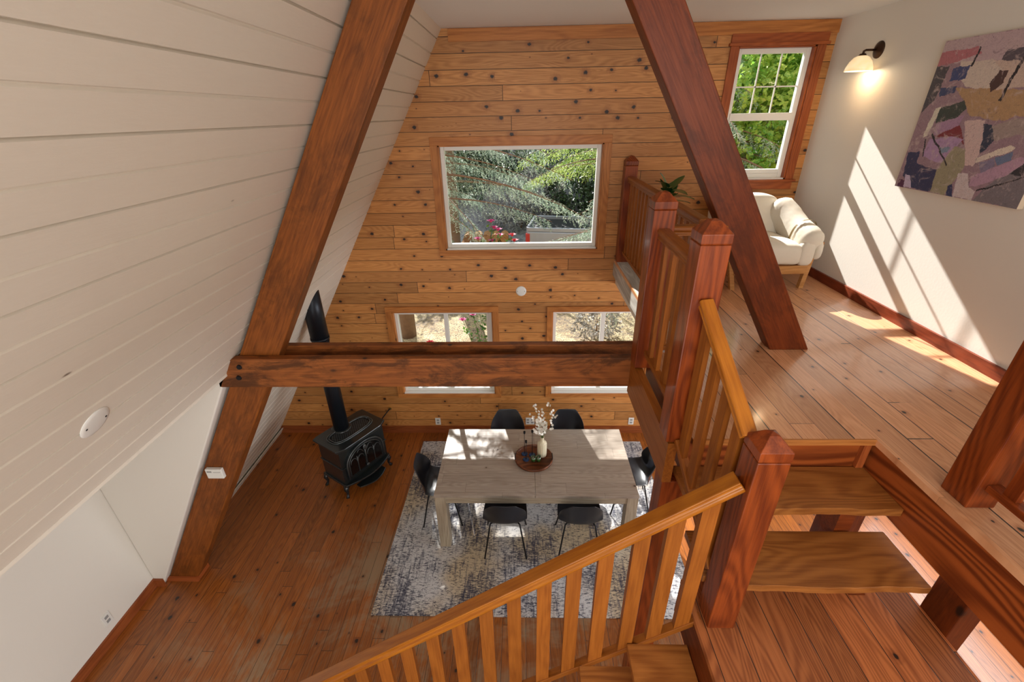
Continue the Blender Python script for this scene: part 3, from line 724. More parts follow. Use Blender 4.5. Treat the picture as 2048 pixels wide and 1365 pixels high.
def blossom(pm, q):
    nrm = Vector((r.uniform(-.7, .7), r.uniform(-1, .2), r.uniform(.2, 1))).normalized(); u = nrm.orthogonal().normalized(); w = nrm.cross(u); b = len(pm.v); pm.v.append(tuple(q))
    for k in range(5):
        a = 2 * PI * k / 5; d = u * math.cos(a) + w * math.sin(a); s = u * math.cos(a + PI / 2) + w * math.sin(a + PI / 2); R_ = .0155; n0 = len(pm.v)
        pm.v += [tuple(p) for p in (q + d * R_ * .6 + s * R_ * .42, q + d * R_ + nrm * .002, q + d * R_ * .6 - s * R_ * .42)]
        pm.f.append((b, n0, n0 + 1, n0 + 2))
for q in pts[:100]:
    pm = MB(); blossom(pm, q); pm.build('blossom', 'petal', fb, WM[fb].copy())
pm = MB()
for q in pts[100:]: blossom(pm, q)
if pts[100:]: tag(pm.build('small_blossoms', 'petal', fb, WM[fb].copy()), kind='stuff')
def candleholder(x, y, h, label):
    e = empty('candlestick', (x, y, tz + .0105), 0, label, 'candlestick', 'thin candlesticks on the tray')
    MB().lathe([(0, 0), (.034, 0), (.035, .004), (.030, .008), (0, .009)], 28).build('base', 'bluemetal', e, WM[e].copy(), True)
    MB().tube([(0, 0, .006), (0, 0, h - .03)], .0028, 8).build('stem', 'black', e, WM[e].copy(), True)
    MB().lathe([(.003, h - .035), (.010, h - .028), (.0125, h), (.010, h), (.008, h - .02), (0, h - .022)], 16).build('cup', 'black', e, WM[e].copy(), True)
candleholder(-.005, 3.779, .31, 'thin dark candlestick farthest left on the tray, medium tall')
candleholder(.079, 3.765, .335, 'tallest dark candlestick, beside the cream vase')
candleholder(.012, 3.690, .26, 'shortest dark candlestick, at the front of the tray')
def votive(x, y, label):
    e = empty('votive_candle', (x, y, tz + .0105), 0, label, 'candle', 'green votives on the tray')
    MB().lathe([(0, 0), (.022, 0), (.025, .004), (.027, .055), (.024, .055), (.0225, .03), (0, .03)], 24).build('cup', 'greenglass', e, WM[e].copy(), True)
    MB().lathe([(0, .031), (.013, .031), (.013, .036), (.003, .037), (.001, .052), (0, .052)], 20).build('wax', 'wax', e, WM[e].copy(), True)
votive(.088, 3.672, 'left one of the two small green votive candles on the tray')
votive(.143, 3.676, 'right one of the two small green votive candles, in front of the vase')

# ------------------------------------------------------------------ wood stove
srz = math.atan2(.616, .39)                       # local X runs along the front
s_o = Vector((-2.13, 4.265, 0))
W_ = Matrix.Translation(s_o) @ Matrix.Rotation(srz, 4, 'Z')
sv = empty('wood_stove', s_o, srz, 'dark cast iron wood stove with arched glass doors standing at an angle', 'stove')
hw, hd = .325, .195
def SB(name, mat, fn, smooth=False, bevel=.006, par=sv):
    mb = MB(); fn(mb); return mb.build(name, mat, par, W_.copy(), smooth, bevel)
body = SB('body', 'iron', lambda m: (m.box(-hw, hw, -hd, hd, .19, .67), m.box(-hw - .012, hw + .012, -hd - .012, hd + .012, .42, .435), m.box(-hw - .02, hw + .02, -hd - .02, hd + .02, .165, .195)))
def topf(m):
    o = .04; a, b = hw + o, hd + o
    poly = [(-a, -b + .03), (-a + .10, -b - .015), (a - .10, -b - .015), (a, -b + .03), (a, b - .02), (a - .06, b), (-a + .06, b), (-a, b - .02)]
    m.prism(poly, 2, .695, .72); m.prism([(x * .96, y * .96) for x, y in poly], 2, .67, .695)
SB('top_plate', 'iron', topf)
def oval(a, b, n=40, e=.6): return [(a * math.copysign(abs(math.cos(2 * PI * i / n)) ** e, math.cos(2 * PI * i / n)), b * math.copysign(abs(math.sin(2 * PI * i / n)) ** e, math.sin(2 * PI * i / n))) for i in range(n)]
def rim(m):
    for aa, bb, z in ((.285, .135, .726), (.262, .114, .730)):
        o1 = oval(aa, bb); n = len(o1)
        pts = [(p[0], p[1] - .01, z) for p in o1] + [(o1[0][0], o1[0][1] - .01, z)]
        m.tube(pts, .007, 6)
SB('griddle_rim', 'worn_iron', rim, True, 0)
def grille(m):
    for i in range(-14, 30):
        for sgn in (1, -1):
            x0_ = -.40 + i * .028; pa = []; pb = []
            segs = []
            for k in range(21):
                yy = -.10 + k * .01; xx = (x0_ + sgn * (yy) * .6 + .1)
                if abs(xx / .245) ** 3.3 + abs(yy / .10) ** 3.3 < 1: segs.append((xx, yy - .01, .7245))
            if len(segs) > 2: m.tube([segs[0], segs[-1]], .0028, 5)
SB('grille_bed', 'black', lambda m: m.prism([(x, y - .01) for x, y in oval(.25, .105)], 2, .7205, .7225), False, 0)
SB('grille', 'worn_iron', grille, False, 0)
def archpts(x0, x1, z0, zs, zt, n=14):
    cx_ = (x0 + x1) / 2; a = (x1 - x0) / 2
    return [(x0, z0)] + [(cx_ - a * math.cos(PI * i / n), zs + (zt - zs) * math.sin(PI * i / n)) for i in range(n + 1)] + [(x1, z0)]
door = SB('door_front', 'iron', lambda m: m.prism(archpts(-.275, .275, .235, .42, .645, 24), 1, -hd - .022, -hd - .001))
SB('door_moulding', 'worn_iron', lambda m: m.tube([(p[0], -hd - .024, p[1]) for p in archpts(-.268, .268, .24, .42, .635, 28)], .010, 8), True, 0, door)
SB('door_moulding', 'worn_iron', lambda m: m.tube([(p[0], -hd - .024, p[1]) for p in archpts(-.238, .238, .27, .42, .60, 28)], .006, 8), True, 0, door)
for s in (-1, 1):
    lo, hi = sorted((s * .018, s * .225))
    n = 14; q = []
    for i in range(n + 1):
        x = lo + (hi - lo) * i / n; q.append((x, .42 + .165 * math.sqrt(max(0, 1 - (x / .236) ** 2))))
    SB('door_glass', 'stoveglass', lambda m: m.prism([(hi, .275), (lo, .275)] + q, 1, -hd - .026, -hd - .021), False, 0, door)
    def tracery(m):
        mid = (lo + hi) / 2
        m.tube([(mid, -hd - .030, .275), (mid, -hd - .030, .50)], .006, 6)
        for c_ in ((lo + mid) / 2, (mid + hi) / 2):
            m.tube([(c_ + .045 * math.cos(PI * k / 10), -hd - .030, .43 + .065 * math.sin(PI * k / 10)) for k in range(11)], .005, 6)
        m.tube([(s * .02 + s * .09 * k / 8, -hd - .030, .50 + .07 * math.sin(PI * k / 8 * .8)) for k in range(9)], .005, 6)
    SB('tracery', 'worn_iron', tracery, True, 0, door)
SB('door_latch', 'worn_iron', lambda m: (m.tube([(0, -hd - .028, .27), (0, -hd - .034, .60)], .011, 8), m.sell((0, -hd - .04, .56), (.028, .012, .035), 1, 1, 12, 8), m.sell((0, -hd - .04, .29), (.022, .012, .018), 1, 1, 12, 8)), True, 0, door)
def ash(m):
    a = hw + .015; n = 16
    poly = [(-a, -hd)] + [(-a + 2 * a * i / n, -hd - .03 - .085 * math.sin(PI * i / n)) for i in range(n + 1)] + [(a, -hd)]
    m.prism(poly, 2, .175, .197)
SB('ash_lip', 'iron', ash)
SB('ash_tray', 'iron', lambda m: m.prism([(-.20, -hd - .01)] + [(-.20 + .40 * i / 12, -hd - .09 - .07 * math.sin(PI * i / 12)) for i in range(13)] + [(.20, -hd - .01)], 2, .085, .10))
for sx in (-1, 1):
    for sy in (-1, 1):
        x, y = sx * (hw - .01), sy * (hd - .01)
        SB('leg', 'iron', lambda m: m.tube([(x, y, .17), (x + sx * .022, y + sy * .015, .12), (x + sx * .008, y + sy * .006, .06), (x + sx * .018, y + sy * .012, .025), (x + sx * .03, y + sy * .02, .0)], [.036, .028, .015, .017, .024], 10), True, 0)
SB('pipe_collar', 'iron', lambda m: m.lathe([(.10, .0), (.115, .0), (.118, .03), (.10, .035)], 28, (-.03, .115, .70)), True, 0)
fp = W_ @ Vector((-.03, .115, 0))
spp = empty('stove_pipe', (fp.x, fp.y, .738), 0, 'black round stove pipe rising into the slanted white ceiling', 'pipe')
MB().tube([(fp.x, fp.y, .737), (fp.x, fp.y, 1.98)], .088, 28).build('pipe_section', 'pipe', spp, smooth=False)
MB().tube([(fp.x, fp.y, 1.95), (fp.x, fp.y, 2.62)], .097, 28).build('pipe_section', 'pipe', spp)
mb = MB(); mb.tube([(fp.x, fp.y, 1.94), (fp.x, fp.y, 1.965)], .101, 28); mb.tube([(fp.x, fp.y, 1.905), (fp.x, fp.y, 1.915)], .092, 28); mb.build('seam_ring', 'pipe', spp)
for o in list(spp.children):
    for p in o.data.polygons: p.use_smooth = len(p.vertices) == 4
# dark oval disc on the boards, painting the shade of the pipe hole
nrm = Vector((1, 0, -KS)).normalized(); sd = Vector((KS, 0, 1)).normalized(); zc = (fp.x - XB) / KS + .02; cc = Vector((fp.x, fp.y, zc)) + nrm * .004
mb = MB(); n = 32
ring = [cc + Vector((0, 1, 0)) * math.cos(2 * PI * i / n) * .115 + sd * (math.sin(2 * PI * i / n) * .235) for i in range(n)]
mb.add([tuple(p) for p in ring] + [tuple(p - nrm * .003) for p in ring], [tuple(range(n))] + [(i, n + i, n + (i + 1) % n, (i + 1) % n) for i in range(n)])
mb.build('hole_shade', 'black', spp)
cb = MB().tube([(-1.905, YG - .03, .43), (-1.93, 5.06, .41), (-1.99, 4.93, .36), (-2.0, 4.80, .34), (-1.93, 4.64, .44), (-1.93, 4.58, .50)], .008, 8).build('gas_hose', 'black', smooth=True)
cbe = empty('gas_line', (-1.905, YG - .02, .42), 0, 'thin black hose with a brass wall fitting behind the stove', 'hose')
cb.parent = cbe; cb.matrix_basis = WM[cbe].inverted(); cb.name = 'hose'
MB().tube([(-1.905, YG, .43), (-1.905, YG - .025, .43)], .024, 14).build('wall_fitting', 'brass', cbe)

# ------------------------------------------------------------------ wall fittings
def outlet(name, c, normal, w, h, label, cat, holes=True):
    n = Vector(normal); z = Vector((0, 0, 1)); x = z.cross(n) * -1
    m = Matrix.Identity(4)
    for i in range(3): m[i][0] = x[i]; m[i][1] = z[i]; m[i][2] = n[i]; m[i][3] = c[i]
    if m.to_3x3().determinant() < 0:
        for i in range(3): m[i][0] = -m[i][0]
    e = empty(name, c, 0, label, cat); WM[e] = WM[e]
    MB().box(-w / 2, w / 2, -h / 2, h / 2, 0, .007).build('cover_plate', 'plastic', e, m, bevel=.002)
    if holes:
        for gx in ([0] if w < .1 else [-w / 4, w / 4]):
            for s in (-1, 1):
                mb = MB(); mb.box(gx - .017, gx + .017, s * .023 - .014, s * .023 + .014, .0072, .0085); mb.build('socket_face', 'socket', e, m, bevel=.001)
    return e
outlet('wall_outlet', (-1.245, YG, .195), (0, -1, 0), .075, .118, 'white wall outlet low on the gable wall, right of the stove', 'outlet')
outlet('wall_outlet', (.075, YG, .20), (0, -1, 0), .125, .118, 'wide white double outlet on the gable wall behind the blossoms', 'outlet')
outlet('wall_outlet', (1.505, YG, .20), (0, -1, 0), .075, .118, 'white wall outlet low on the gable wall beside the stair beam', 'outlet')
outlet('wall_outlet', (-3.66, 2.262, .235), (1, 0, 0), .075, .118, 'white wall outlet low on the plaster alcove wall at left', 'outlet')
th = empty('thermostat', (-2.62, 2.80, 1.39), 0, 'small beige thermostat box mounted on the left rafter', 'thermostat')
MB().box(-2.695, -2.555, 2.765, 2.799, 1.385, 1.485).build('housing', 'plastic', th, bevel=.005)
MB().box(-2.682, -2.642, 2.7635, 2.765, 1.452, 1.468).build('display', 'socket', th)
MB().box(-2.63, -2.57, 2.7637, 2.765, 1.452, 1.456).build('button_strip', 'socket', th)
cp = empty('cover_plate', (-.038, YG, 2.17), 0, 'round white cover plate on the pine gable wall below the big window', 'cover')
MB().lathe([(0, .006), (.045, .006), (.062, .003), (.064, 0)], 32).build('disc', 'plastic', cp, Matrix.Translation((-.038, YG, 2.17)) @ Matrix.Rotation(PI / 2, 4, 'X'), True)
for s in (-1, 1): MB().lathe([(0, .0075), (.004, .0075), (.004, .005)], 8).build('screw', 'black', cp, Matrix.Translation((-.038 + s * .044, YG, 2.17)) @ Matrix.Rotation(PI / 2, 4, 'X'))
zc = 2.914; nrm3 = Vector((1, 0, -KS)).normalized()
cp = empty('cover_plate', (slx(zc), 1.547, zc), 0, 'round grey-white cover plate on the slanted board wall', 'cover')
q = nrm3.to_track_quat('Z', 'Y').to_matrix().to_4x4(); Wc = Matrix.Translation((slx(zc), 1.547, zc)) @ q
MB().lathe([(0, .007), (.056, .007), (.074, .003), (.076, 0)], 32).build('disc', 'plastic', cp, Wc, True)
for s in (-1, 1): MB().lathe([(0, .0085), (.005, .0085), (.005, .006)], 8).build('screw', 'black', cp, Wc @ Matrix.Translation((0, s * .05, 0)) if False else Wc @ Matrix.Translation((s * .05, 0, 0)))

# sconce
sc = empty('wall_sconce', (2.97, 4.47, 4.53), 0, 'bronze wall sconce with a glowing alabaster bowl shade', 'lamp')
MB().lathe([(0, .03), (.02, .028), (.045, .014), (.062, .006), (.064, 0)], 32).build('backplate', 'bronze', sc, Matrix.Translation((2.97, 4.47, 4.53)) @ Matrix.Rotation(-PI / 2, 4, 'Y'), True)
MB().tube([(2.95, 4.47, 4.53), (2.90, 4.47, 4.53), (2.865, 4.47, 4.53), (2.85, 4.47, 4.522), (2.848, 4.47, 4.50)], .009, 10).build('arm', 'bronze', sc, None, True)
MB().lathe([(0, .02), (.02, .02), (.026, .012), (.034, 0), (.03, -.004), (0, -.004)], 24, (2.848, 4.47, 4.485)).build('shade_holder', 'bronze', sc, None, True)
MB().lathe([(.03, .0), (.055, -.012), (.080, -.042), (.097, -.082), (.103, -.112), (.099, -.112), (.092, -.08), (.074, -.042), (.05, -.016), (.028, -.004)], 36, (2.848, 4.47, 4.49)).build('shade', 'shade', sc, None, True)
MB().sell((2.848, 4.47, 4.43), (.022, .022, .03), 1, 1, 12, 8).build('bulb', 'shade', sc, None, True)
pl = bpy.data.lights.new('sconce_bulb', 'POINT'); pl.energy = 3.0; pl.color = (1.0, .78, .5); pl.shadow_soft_size = .03
po = bpy.data.objects.new('sconce_bulb', pl); COL.objects.link(po); po.location = (2.848, 4.47, 4.375)

# ------------------------------------------------------------------ painting
POL = [('#9a7f8a', [(0, 0), (1, 0), (1, 1), (0, 1)]), ('#bda6ab', [(0, .86), (1, .80), (1, 1), (0, 1)]), ('#c9b3a6', [(.2, .84), (1, .84), (1, .7), (.5, .66), (.2, .78)]),
 ('#b4717a', [(-.005, .929), (.286, .933), (.33, .894), (.165, .859), (.001, .841)]), ('#cfc0b4', [(.194, .856), (.427, .845), (.529, .778), (.505, .661), (.297, .701), (.204, .782)]),
 ('#45434c', [(.001, .841), (.106, .838), (.101, .7), (.079, .621), (.008, .54), (-.005, .728)]), ('#3e4a78', [(.144, .818), (.274, .828), (.276, .745), (.153, .742)]),
 ('#39456e', [(.101, .7), (.228, .705), (.235, .661), (.114, .643)]), ('#b3916c', [(.219, .695), (.679, .663), (1.0, .66), (1.0, .50), (.751, .518), (.672, .487), (.428, .517), (.321, .626)]),
 ('#3d4742', [(.139, .562), (.34, .614), (.38, .56), (.318, .494), (.169, .469)]), ('#a785a2', [(.175, .457), (.383, .527), (.367, .45), (.194, .387)]),
 ('#7f3038', [(.197, .381), (.375, .461), (.48, .331), (.4, .384)]), ('#d0b6b2', [(.404, .484), (.551, .496), (.607, .307), (.606, .207), (.539, .212), (.48, .331)]),
 ('#343c50', [(.549, .475), (.613, .466), (.67, .374), (.638, .319), (.601, .295), (.583, .381)]), ('#ae8fb4', [(.176, .362), (.359, .382), (.445, .374), (.345, .205), (.157, .238)]),
 ('#7d8fa6', [(.279, .308), (.376, .319), (.364, .284), (.296, .273)]), ('#5a525c', [(.505, .894), (.70, .90), (.72, .81), (.487, .839)]), ('#4e3838', [(.505, .779), (.569, .774), (.563, .708), (.508, .656), (.473, .703)]),
 ('#34365a', [(.014, .252), (.123, .273), (.133, .185), (.339, .156), (.35, .007), (.17, .006), (.043, .083)]), ('#9c947a', [(.4, .327), (.49, .31), (.539, .212), (.5, .066), (.474, .002), (.353, .001), (.333, .167)]),
 ('#55254a', [(.022, .054), (.084, .055), (.091, .006), (.032, .003)]), ('#c8b8d2', [(.063, .099), (.119, .092), (.17, .006), (.091, .006)]), ('#cfc2c4', [(.512, .157), (.59, .16), (.639, .074), (.692, .059), (.694, .002), (.547, .001)]),
 ('#857c96', [(.632, .232), (.721, .272), (.752, .222), (.675, .17)]), ('#6c7a98', [(.726, .273), (.82, .321), (.834, .271), (.763, .234)]), ('#b592a8', [(.62, .152), (.866, .284), (.98, .30), (.98, .25), (.679, .086), (.634, .085)]),
 ('#dccfc0', [(.592, .261), (.784, .35), (.831, .342), (.81, .321), (.608, .23)]), ('#7c757c', [(.713, .017), (.746, .101), (.895, .226), (1.005, .15), (1.005, .002), (.694, .002)]), ('#34323a', [(.863, .191), (.93, .27), (1.0, .187)]),
 ('#a08f8a', [(.619, .456), (.756, .508), (1.0, .50), (1.0, .40), (.804, .411), (.67, .374)]), ('#2e3660', [(.473, .063), (.508, .079), (.547, .001), (.486, .001)]), ('#d8d2c0', [(.12, .56), (.165, .58), (.14, .38), (.10, .36)]),
 ('#26222a', [(.30, .93), (.315, .93), (.29, .82), (.275, .82)]), ('#26222a', [(.62, .84), (.64, .84), (.60, .60), (.58, .60)]), ('#26222a', [(.17, .385), (.40, .19), (.405, .20), (.175, .40)]), ('#26222a', [(.70, .06), (.98, .19), (.98, .20), (.70, .07)]), ('#2a2630', [(.13, .36), (.16, .24), (.17, .24), (.145, .36)])]
def painting():
    nu, nv = 210, 210; y0, y1, z0, z1 = 3.752, 2.778, 3.546, 4.502; xf = 2.935
    cols = np.zeros((nv, nu, 3)); g = np.random.default_rng(3)
    uu, vv = np.meshgrid((np.arange(nu) + .5) / nu, (np.arange(nv) + .5) / nv)
    ju = uu + .002 * np.sin(vv * 97) + .003 * np.sin(vv * 23 + uu * 37); jv = vv + .002 * np.sin(uu * 83 + 1) + .003 * np.sin(uu * 29 - vv * 31)
    for c, pol in POL:
        h = c.lstrip('#'); rgb = np.array([srgb(int(h[i:i + 2], 16), 0, 0)[0] for i in (0, 2, 4)])
        ins = np.zeros(uu.shape, bool); n = len(pol)
        for i in range(n):
            xa, ya = pol[i]; xb, yb = pol[(i + 1) % n]
            if ya == yb: continue
            cnd = ((ya > jv) != (yb > jv)) & (ju < (xb - xa) * (jv - ya) / (yb - ya) + xa); ins ^= cnd
        if c == POL[0][0] and pol[0] == (0, 0): ins[:] = True
        cols[ins] = rgb
    cols *= g.uniform(.9, 1.08, (nv, nu, 1))
    us = np.linspace(y0, y1, nu + 1); vs = np.linspace(z0, z1, nv + 1)
    V = np.zeros(((nv + 1) * (nu + 1), 3)); V[:, 0] = xf; V[:, 1] = np.tile(us, nv + 1); V[:, 2] = np.repeat(vs, nu + 1)
    idx = (np.arange(nv)[:, None] * (nu + 1) + np.arange(nu)[None]).ravel()
    Fq = np.stack([idx, idx + 1, idx + nu + 2, idx + nu + 1], 1)
    m = bpy.data.meshes.new('painted_face'); m.from_pydata(V.tolist(), [], Fq.tolist()); m.update()
    a = m.color_attributes.new('Col', 'FLOAT_COLOR', 'CORNER')
    cc_ = np.ones((nu * nv * 4, 4)); cc_[:, :3] = np.repeat(cols.reshape(-1, 3), 4, 0); a.data.foreach_set('color', cc_.ravel())
    e = empty('painting', (2.969, 3.265, 3.546), 0, 'large square abstract painting in mauve, tan and navy on the white wall', 'painting')
    link('painted_face', m, 'art', e)
    MB().box(2.9355, 2.969, y1, y0, z0, z1).build('stretched_canvas', 'canvas_edge', e)
painting()

# ------------------------------------------------------------------ armchair
ac = empty('armchair', (2.31, 4.50, LZ), .05, 'cream padded lounge armchair on a pale wooden frame in the loft corner', 'armchair')
WA = WM[ac] @ Matrix.Diagonal((.92, 1, 1, 1))
def AB(name, mat, mb, smooth=True, bevel=0): return mb.build(name, mat, ac, WA.copy(), smooth, bevel)
for sx in (-1, 1):
    AB('leg', 'chairwood', MB().add([(sx * .36 - .024, -.42, 0), (sx * .36 + .024, -.42, 0), (sx * .36 + .024, -.375, 0), (sx * .36 - .024, -.375, 0), (sx * .44 - .024, -.37, .40), (sx * .44 + .024, -.37, .40), (sx * .44 + .024, -.325, .40), (sx * .44 - .024, -.325, .40)], [(3, 2, 1, 0), (4, 5, 6, 7), (0, 1, 5, 4), (1, 2, 6, 5), (2, 3, 7, 6), (3, 0, 4, 7)]), False, .004)
    AB('leg', 'chairwood', MB().box(sx * .31 - .022, sx * .31 + .022, .27, .32, 0, .50), False, .004)
    AB('side_rail', 'chairwood', MB().box(sx * .31 - .015, sx * .31 + .015, -.30, .30, .22, .28), False, .003)
    AB('arm_support', 'chairwood', MB().box(sx * .50 - .012, sx * .50 + .012, -.37, .28, .40, .43), False, .003)
AB('front_rail', 'chairwood', MB().box(-.375, .375, -.415, -.385, .145, .225), False, .003)
AB('back_rail', 'chairwood', MB().box(-.31, .31, .27, .30, .22, .28), False, .003)
def seatfn(p): return [p[0], p[1], p[2] + .015 * math.cos(p[0] * 6) - .05 * max(0, -p[1] - .2)]
AB('seat_cushion', 'linen', MB().sell((0, -.05, .325), (.315, .38, .112), .4, .25, 40, 18, seatfn))
for sx in (-1, 1): AB('front_drape', 'linen', MB().sell((sx * .335, -.375, .335), (.075, .055, .118), .6, .6, 20, 14))
def roll(pts, a, b, e=.75, seg=20, wr=0):
    mb = MB(); P = [Vector(p) for p in pts]; n = len(P); base = 0; prev = Vector((0, 0, 1))
    for i, p in enumerate(P):
        t = (P[min(i + 1, n - 1)] - P[max(i - 1, 0)]).normalized(); w = Vector((0, 0, 1)); w = (w - t * w.dot(t)).normalized(); u = t.cross(w)
        end = min(i, n - 1 - i); k = (0.02, .62, .88, 1)[min(end, 3)]
        for j in range(seg):
            an = 2 * PI * j / seg; ca, sa = math.cos(an), math.sin(an); f_ = 1 + wr * math.sin(i * 2.1 + j)
            mb.v.append(tuple(p + u * math.copysign(abs(ca) ** e, ca) * a * k * f_ + w * math.copysign(abs(sa) ** e, sa) * b * k * f_))
    for i in range(n - 1):
        for j in range(seg):
            j2 = (j + 1) % seg; mb.f.append((i * seg + j, i * seg + j2, (i + 1) * seg + j2, (i + 1) * seg + j))
    return mb
def smoothpath(pts, n=8):
    out = []; P = [Vector(p) for p in pts]
    for i in range(len(P) - 1):
        a = P[max(i - 1, 0)]; b = P[i]; c = P[i + 1]; d = P[min(i + 2, len(P) - 1)]
        for k in range(n):
            t = k / n; out.append(.5 * ((2 * b) + (c - a) * t + (2 * a - 5 * b + 4 * c - d) * t * t + (3 * b - a - 3 * c + d) * t ** 3))
    out.append(P[-1]); return out
for sx in (-1, 1):
    AB('arm_cushion', 'linen', roll(smoothpath([(sx * .385, -.40, .37), (sx * .38, -.28, .43), (sx * .375, -.10, .48), (sx * .36, .10, .58), (sx * .30, .26, .665)], 5), .115, .15, .8, wr=.015))
    AB('side_flap', 'linen', MB().sell((sx * .455, -.18, .36), (.045, .24, .11), .6, .5, 24, 12))
    mb = MB()
    pc = lambda a_: math.copysign(abs(math.cos(a_)) ** .8, math.cos(a_)); ps_ = lambda a_: math.copysign(abs(math.sin(a_)) ** .8, math.sin(a_))
    pth = [(sx * .378 + .122 * pc(a_), -.20 - .04 * ps_(a_), .455 + .160 * ps_(a_)) for a_ in [-.5 + (PI + 1.0) * k / 24 for k in range(25)]]
    for i in range(len(pth) - 1):
        p, q = pth[i], pth[i + 1]
        mb.add([(p[0], p[1] - .014, p[2]), (p[0], p[1] + .014, p[2]), (q[0], q[1] + .014, q[2]), (q[0], q[1] - .014, q[2])], [(0, 1, 2, 3)])
    AB('strap', 'strap', mb)
def backfn(p): return [p[0], p[1] + .10 * (p[2] / .2), p[2]]
AB('back_cushion', 'linen', MB().sell((0, .25, .545), (.36, .12, .225), .4, .3, 40, 18, backfn))
AB('strap', 'strap', MB().box(-.065, -.035, .135, .142, .56, .70), False)
# ------------------------------------------------------------------ plant on stool
ps = empty('plant_stool', (1.262, 4.08, LZ), 0, 'small dark round stool under the potted plant behind the loft guard', 'stool')
MB().lathe([(0, .56), (.075, .56), (.08, .565), (.08, .585), (.075, .59), (0, .59)], 28).build('seat', 'tray', ps, WM[ps].copy(), True)
for k in range(3):
    a = 2 * PI * k / 3 + .4
    MB().tube([(math.cos(a) * .05, math.sin(a) * .05, .56), (math.cos(a) * .07, math.sin(a) * .07, 0)], .012, 8).build('leg', 'tray', ps, WM[ps].copy(), True)
pt = empty('potted_plant', (1.262, 4.08, LZ + .5905), 0, 'dark green leafy plant in a white pot rising above the loft guard', 'plant')
ps.matrix_basis = Matrix.Translation((1.262, 4.08, LZ)); WM[ps] = ps.matrix_basis.copy()
MB().lathe([(0, 0), (.05, 0), (.06, .01), (.070, .12), (.073, .125), (.067, .125), (.062, .105), (0, .105)], 28).build('pot', 'plastic', pt, WM[pt].copy(), True)
MB().lathe([(0, .107), (.0615, .107), (.0615, .1065)], 20).build('soil', 'rubber', pt, WM[pt].copy())
mb = MB(); mb.tube([(0, 0, .10), (0, 0, .25), (.0, 0, .36)], [.008, .007, .005], 8); mb.build('stem', 'twig', pt, WM[pt].copy(), True)
r = random.Random(5)
for k in range(13):
    a = k * 2.4; el = (.15, .35, .6, .85, 1.15)[k % 5]; L_ = r.uniform(.17, .24); b0 = Vector((0, 0, .24 + .01 * k)); d = Vector((math.cos(a) * math.cos(el), math.sin(a) * math.cos(el), math.sin(el)))
    s = d.cross(Vector((0, 0, 1))).normalized(); nn = s.cross(d); n = 8; mb = MB(); v = []
    for i in range(n + 1):
        t = i / n; w = .05 * math.sin(PI * min(1, t * .92 + .06)) ** .8; c = b0 + d * (L_ * t) - Vector((0, 0, .05 * t * t))
        v += [c - s * w + nn * .006, c, c + s * w + nn * .006]
    mb.add(v, [f for i in range(n) for f in ((i * 3, i * 3 + 1, i * 3 + 4, i * 3 + 3), (i * 3 + 1, i * 3 + 2, i * 3 + 5, i * 3 + 4))])
    mb.build('leaf', 'houseleaf', pt, WM[pt].copy(), True)
# ------------------------------------------------------------------ outside: ground, bank, trees, roses, truck
def groundmat():
    t = NT('dry_garden_ground'); co = t.coord(); s = t.sep(co)
    n1 = t.noise(co, 1.3, 4, 0.6, 0.5); n2 = t.noise(co, 9, 6, 0.75, 1.0); n3 = t.noise(co, 34, 4, 0.7, 0.5)
    c = t.mix(t.smooth(n2, 0.35, 0.65), srgb(104, 92, 84), srgb(176, 152, 116))
    c = t.mix(t.smooth(t.math('MULTIPLY_ADD', n1, 0.6, n3), 0.78, 0.95), c, srgb(226, 210, 164))
    c = t.mix(t.smooth(s[1], 11.5, 13.5), c, t.mix(t.smooth(n2, .35, .65), srgb(120, 118, 122), srgb(186, 184, 184)))
    t.bump(t.math('ADD', n2, n3), 0.8, 0.05); return t.set(c, 0.95)
MAT['ground'] = groundmat()
def leafmat(name, ca, cb, tr=0.35, sc=3.0):
    t = NT(name); co = t.coord(); n = t.noise(co, sc, 4, 0.7); n2 = t.noise(co, 40, 2)
    c = t.mix(t.smooth(t.math('MULTIPLY_ADD', n2, .5, n), 0.55, 0.95), ca, cb); t.set(c, 0.5)
    tl = t.node('ShaderNodeBsdfTranslucent'); t.put(tl.inputs['Color'], c)
    mx = t.node('ShaderNodeMixShader'); mx.inputs[0].default_value = tr
    t.l.new(t.b.outputs[0], mx.inputs[1]); t.l.new(tl.outputs[0], mx.inputs[2]); t.l.new(mx.outputs[0], t.out.inputs['Surface']); return t.m
MAT['needle'] = leafmat('blue_green_needles', srgb(66, 104, 84), srgb(214, 232, 208), .35, 6.0)
MAT['needle2'] = leafmat('yellow_green_needles', srgb(112, 148, 62), srgb(200, 214, 120), .4)
MAT['leafy'] = leafmat('bright_green_leaves', srgb(88, 156, 48), srgb(214, 228, 110), .5, 1.6)
MAT['leafdark'] = leafmat('dark_green_leaves', srgb(34, 52, 34), srgb(84, 104, 66), .2, 2.0)
MAT['leafgrey'] = leafmat('grey_dry_leaves', srgb(120, 118, 112), srgb(190, 188, 180), .2, 2.0)
MAT['roseleaf'] = leafmat('rose_leaves', srgb(50, 96, 40), srgb(110, 150, 70), .35)
MAT['bark'] = plain('brown_bark', srgb(140, 112, 88), 0.9, noise=0.9, scale=14, bump=0.9)
MAT['pinkrose'] = plain('magenta_rose', srgb(206, 70, 140), 0.6)
MAT['redrose'] = plain('red_rose', srgb(206, 36, 60), 0.6)
MAT['silver'] = plain('silver_car_paint', srgb(176, 180, 190), 0.3, 0.4, coat=.6)
MAT['carglass'] = plain('dark_car_glass', (0.02, 0.025, 0.03, 1), 0.08, coat=1.0)
MAT['taillight'] = plain('red_tail_light', srgb(210, 30, 26), 0.2, coat=1.0)
MAT['log'] = wood('split_firewood', srgb(190, 138, 84), srgb(120, 80, 50), ring=.4, rough=.8, knot=.2)
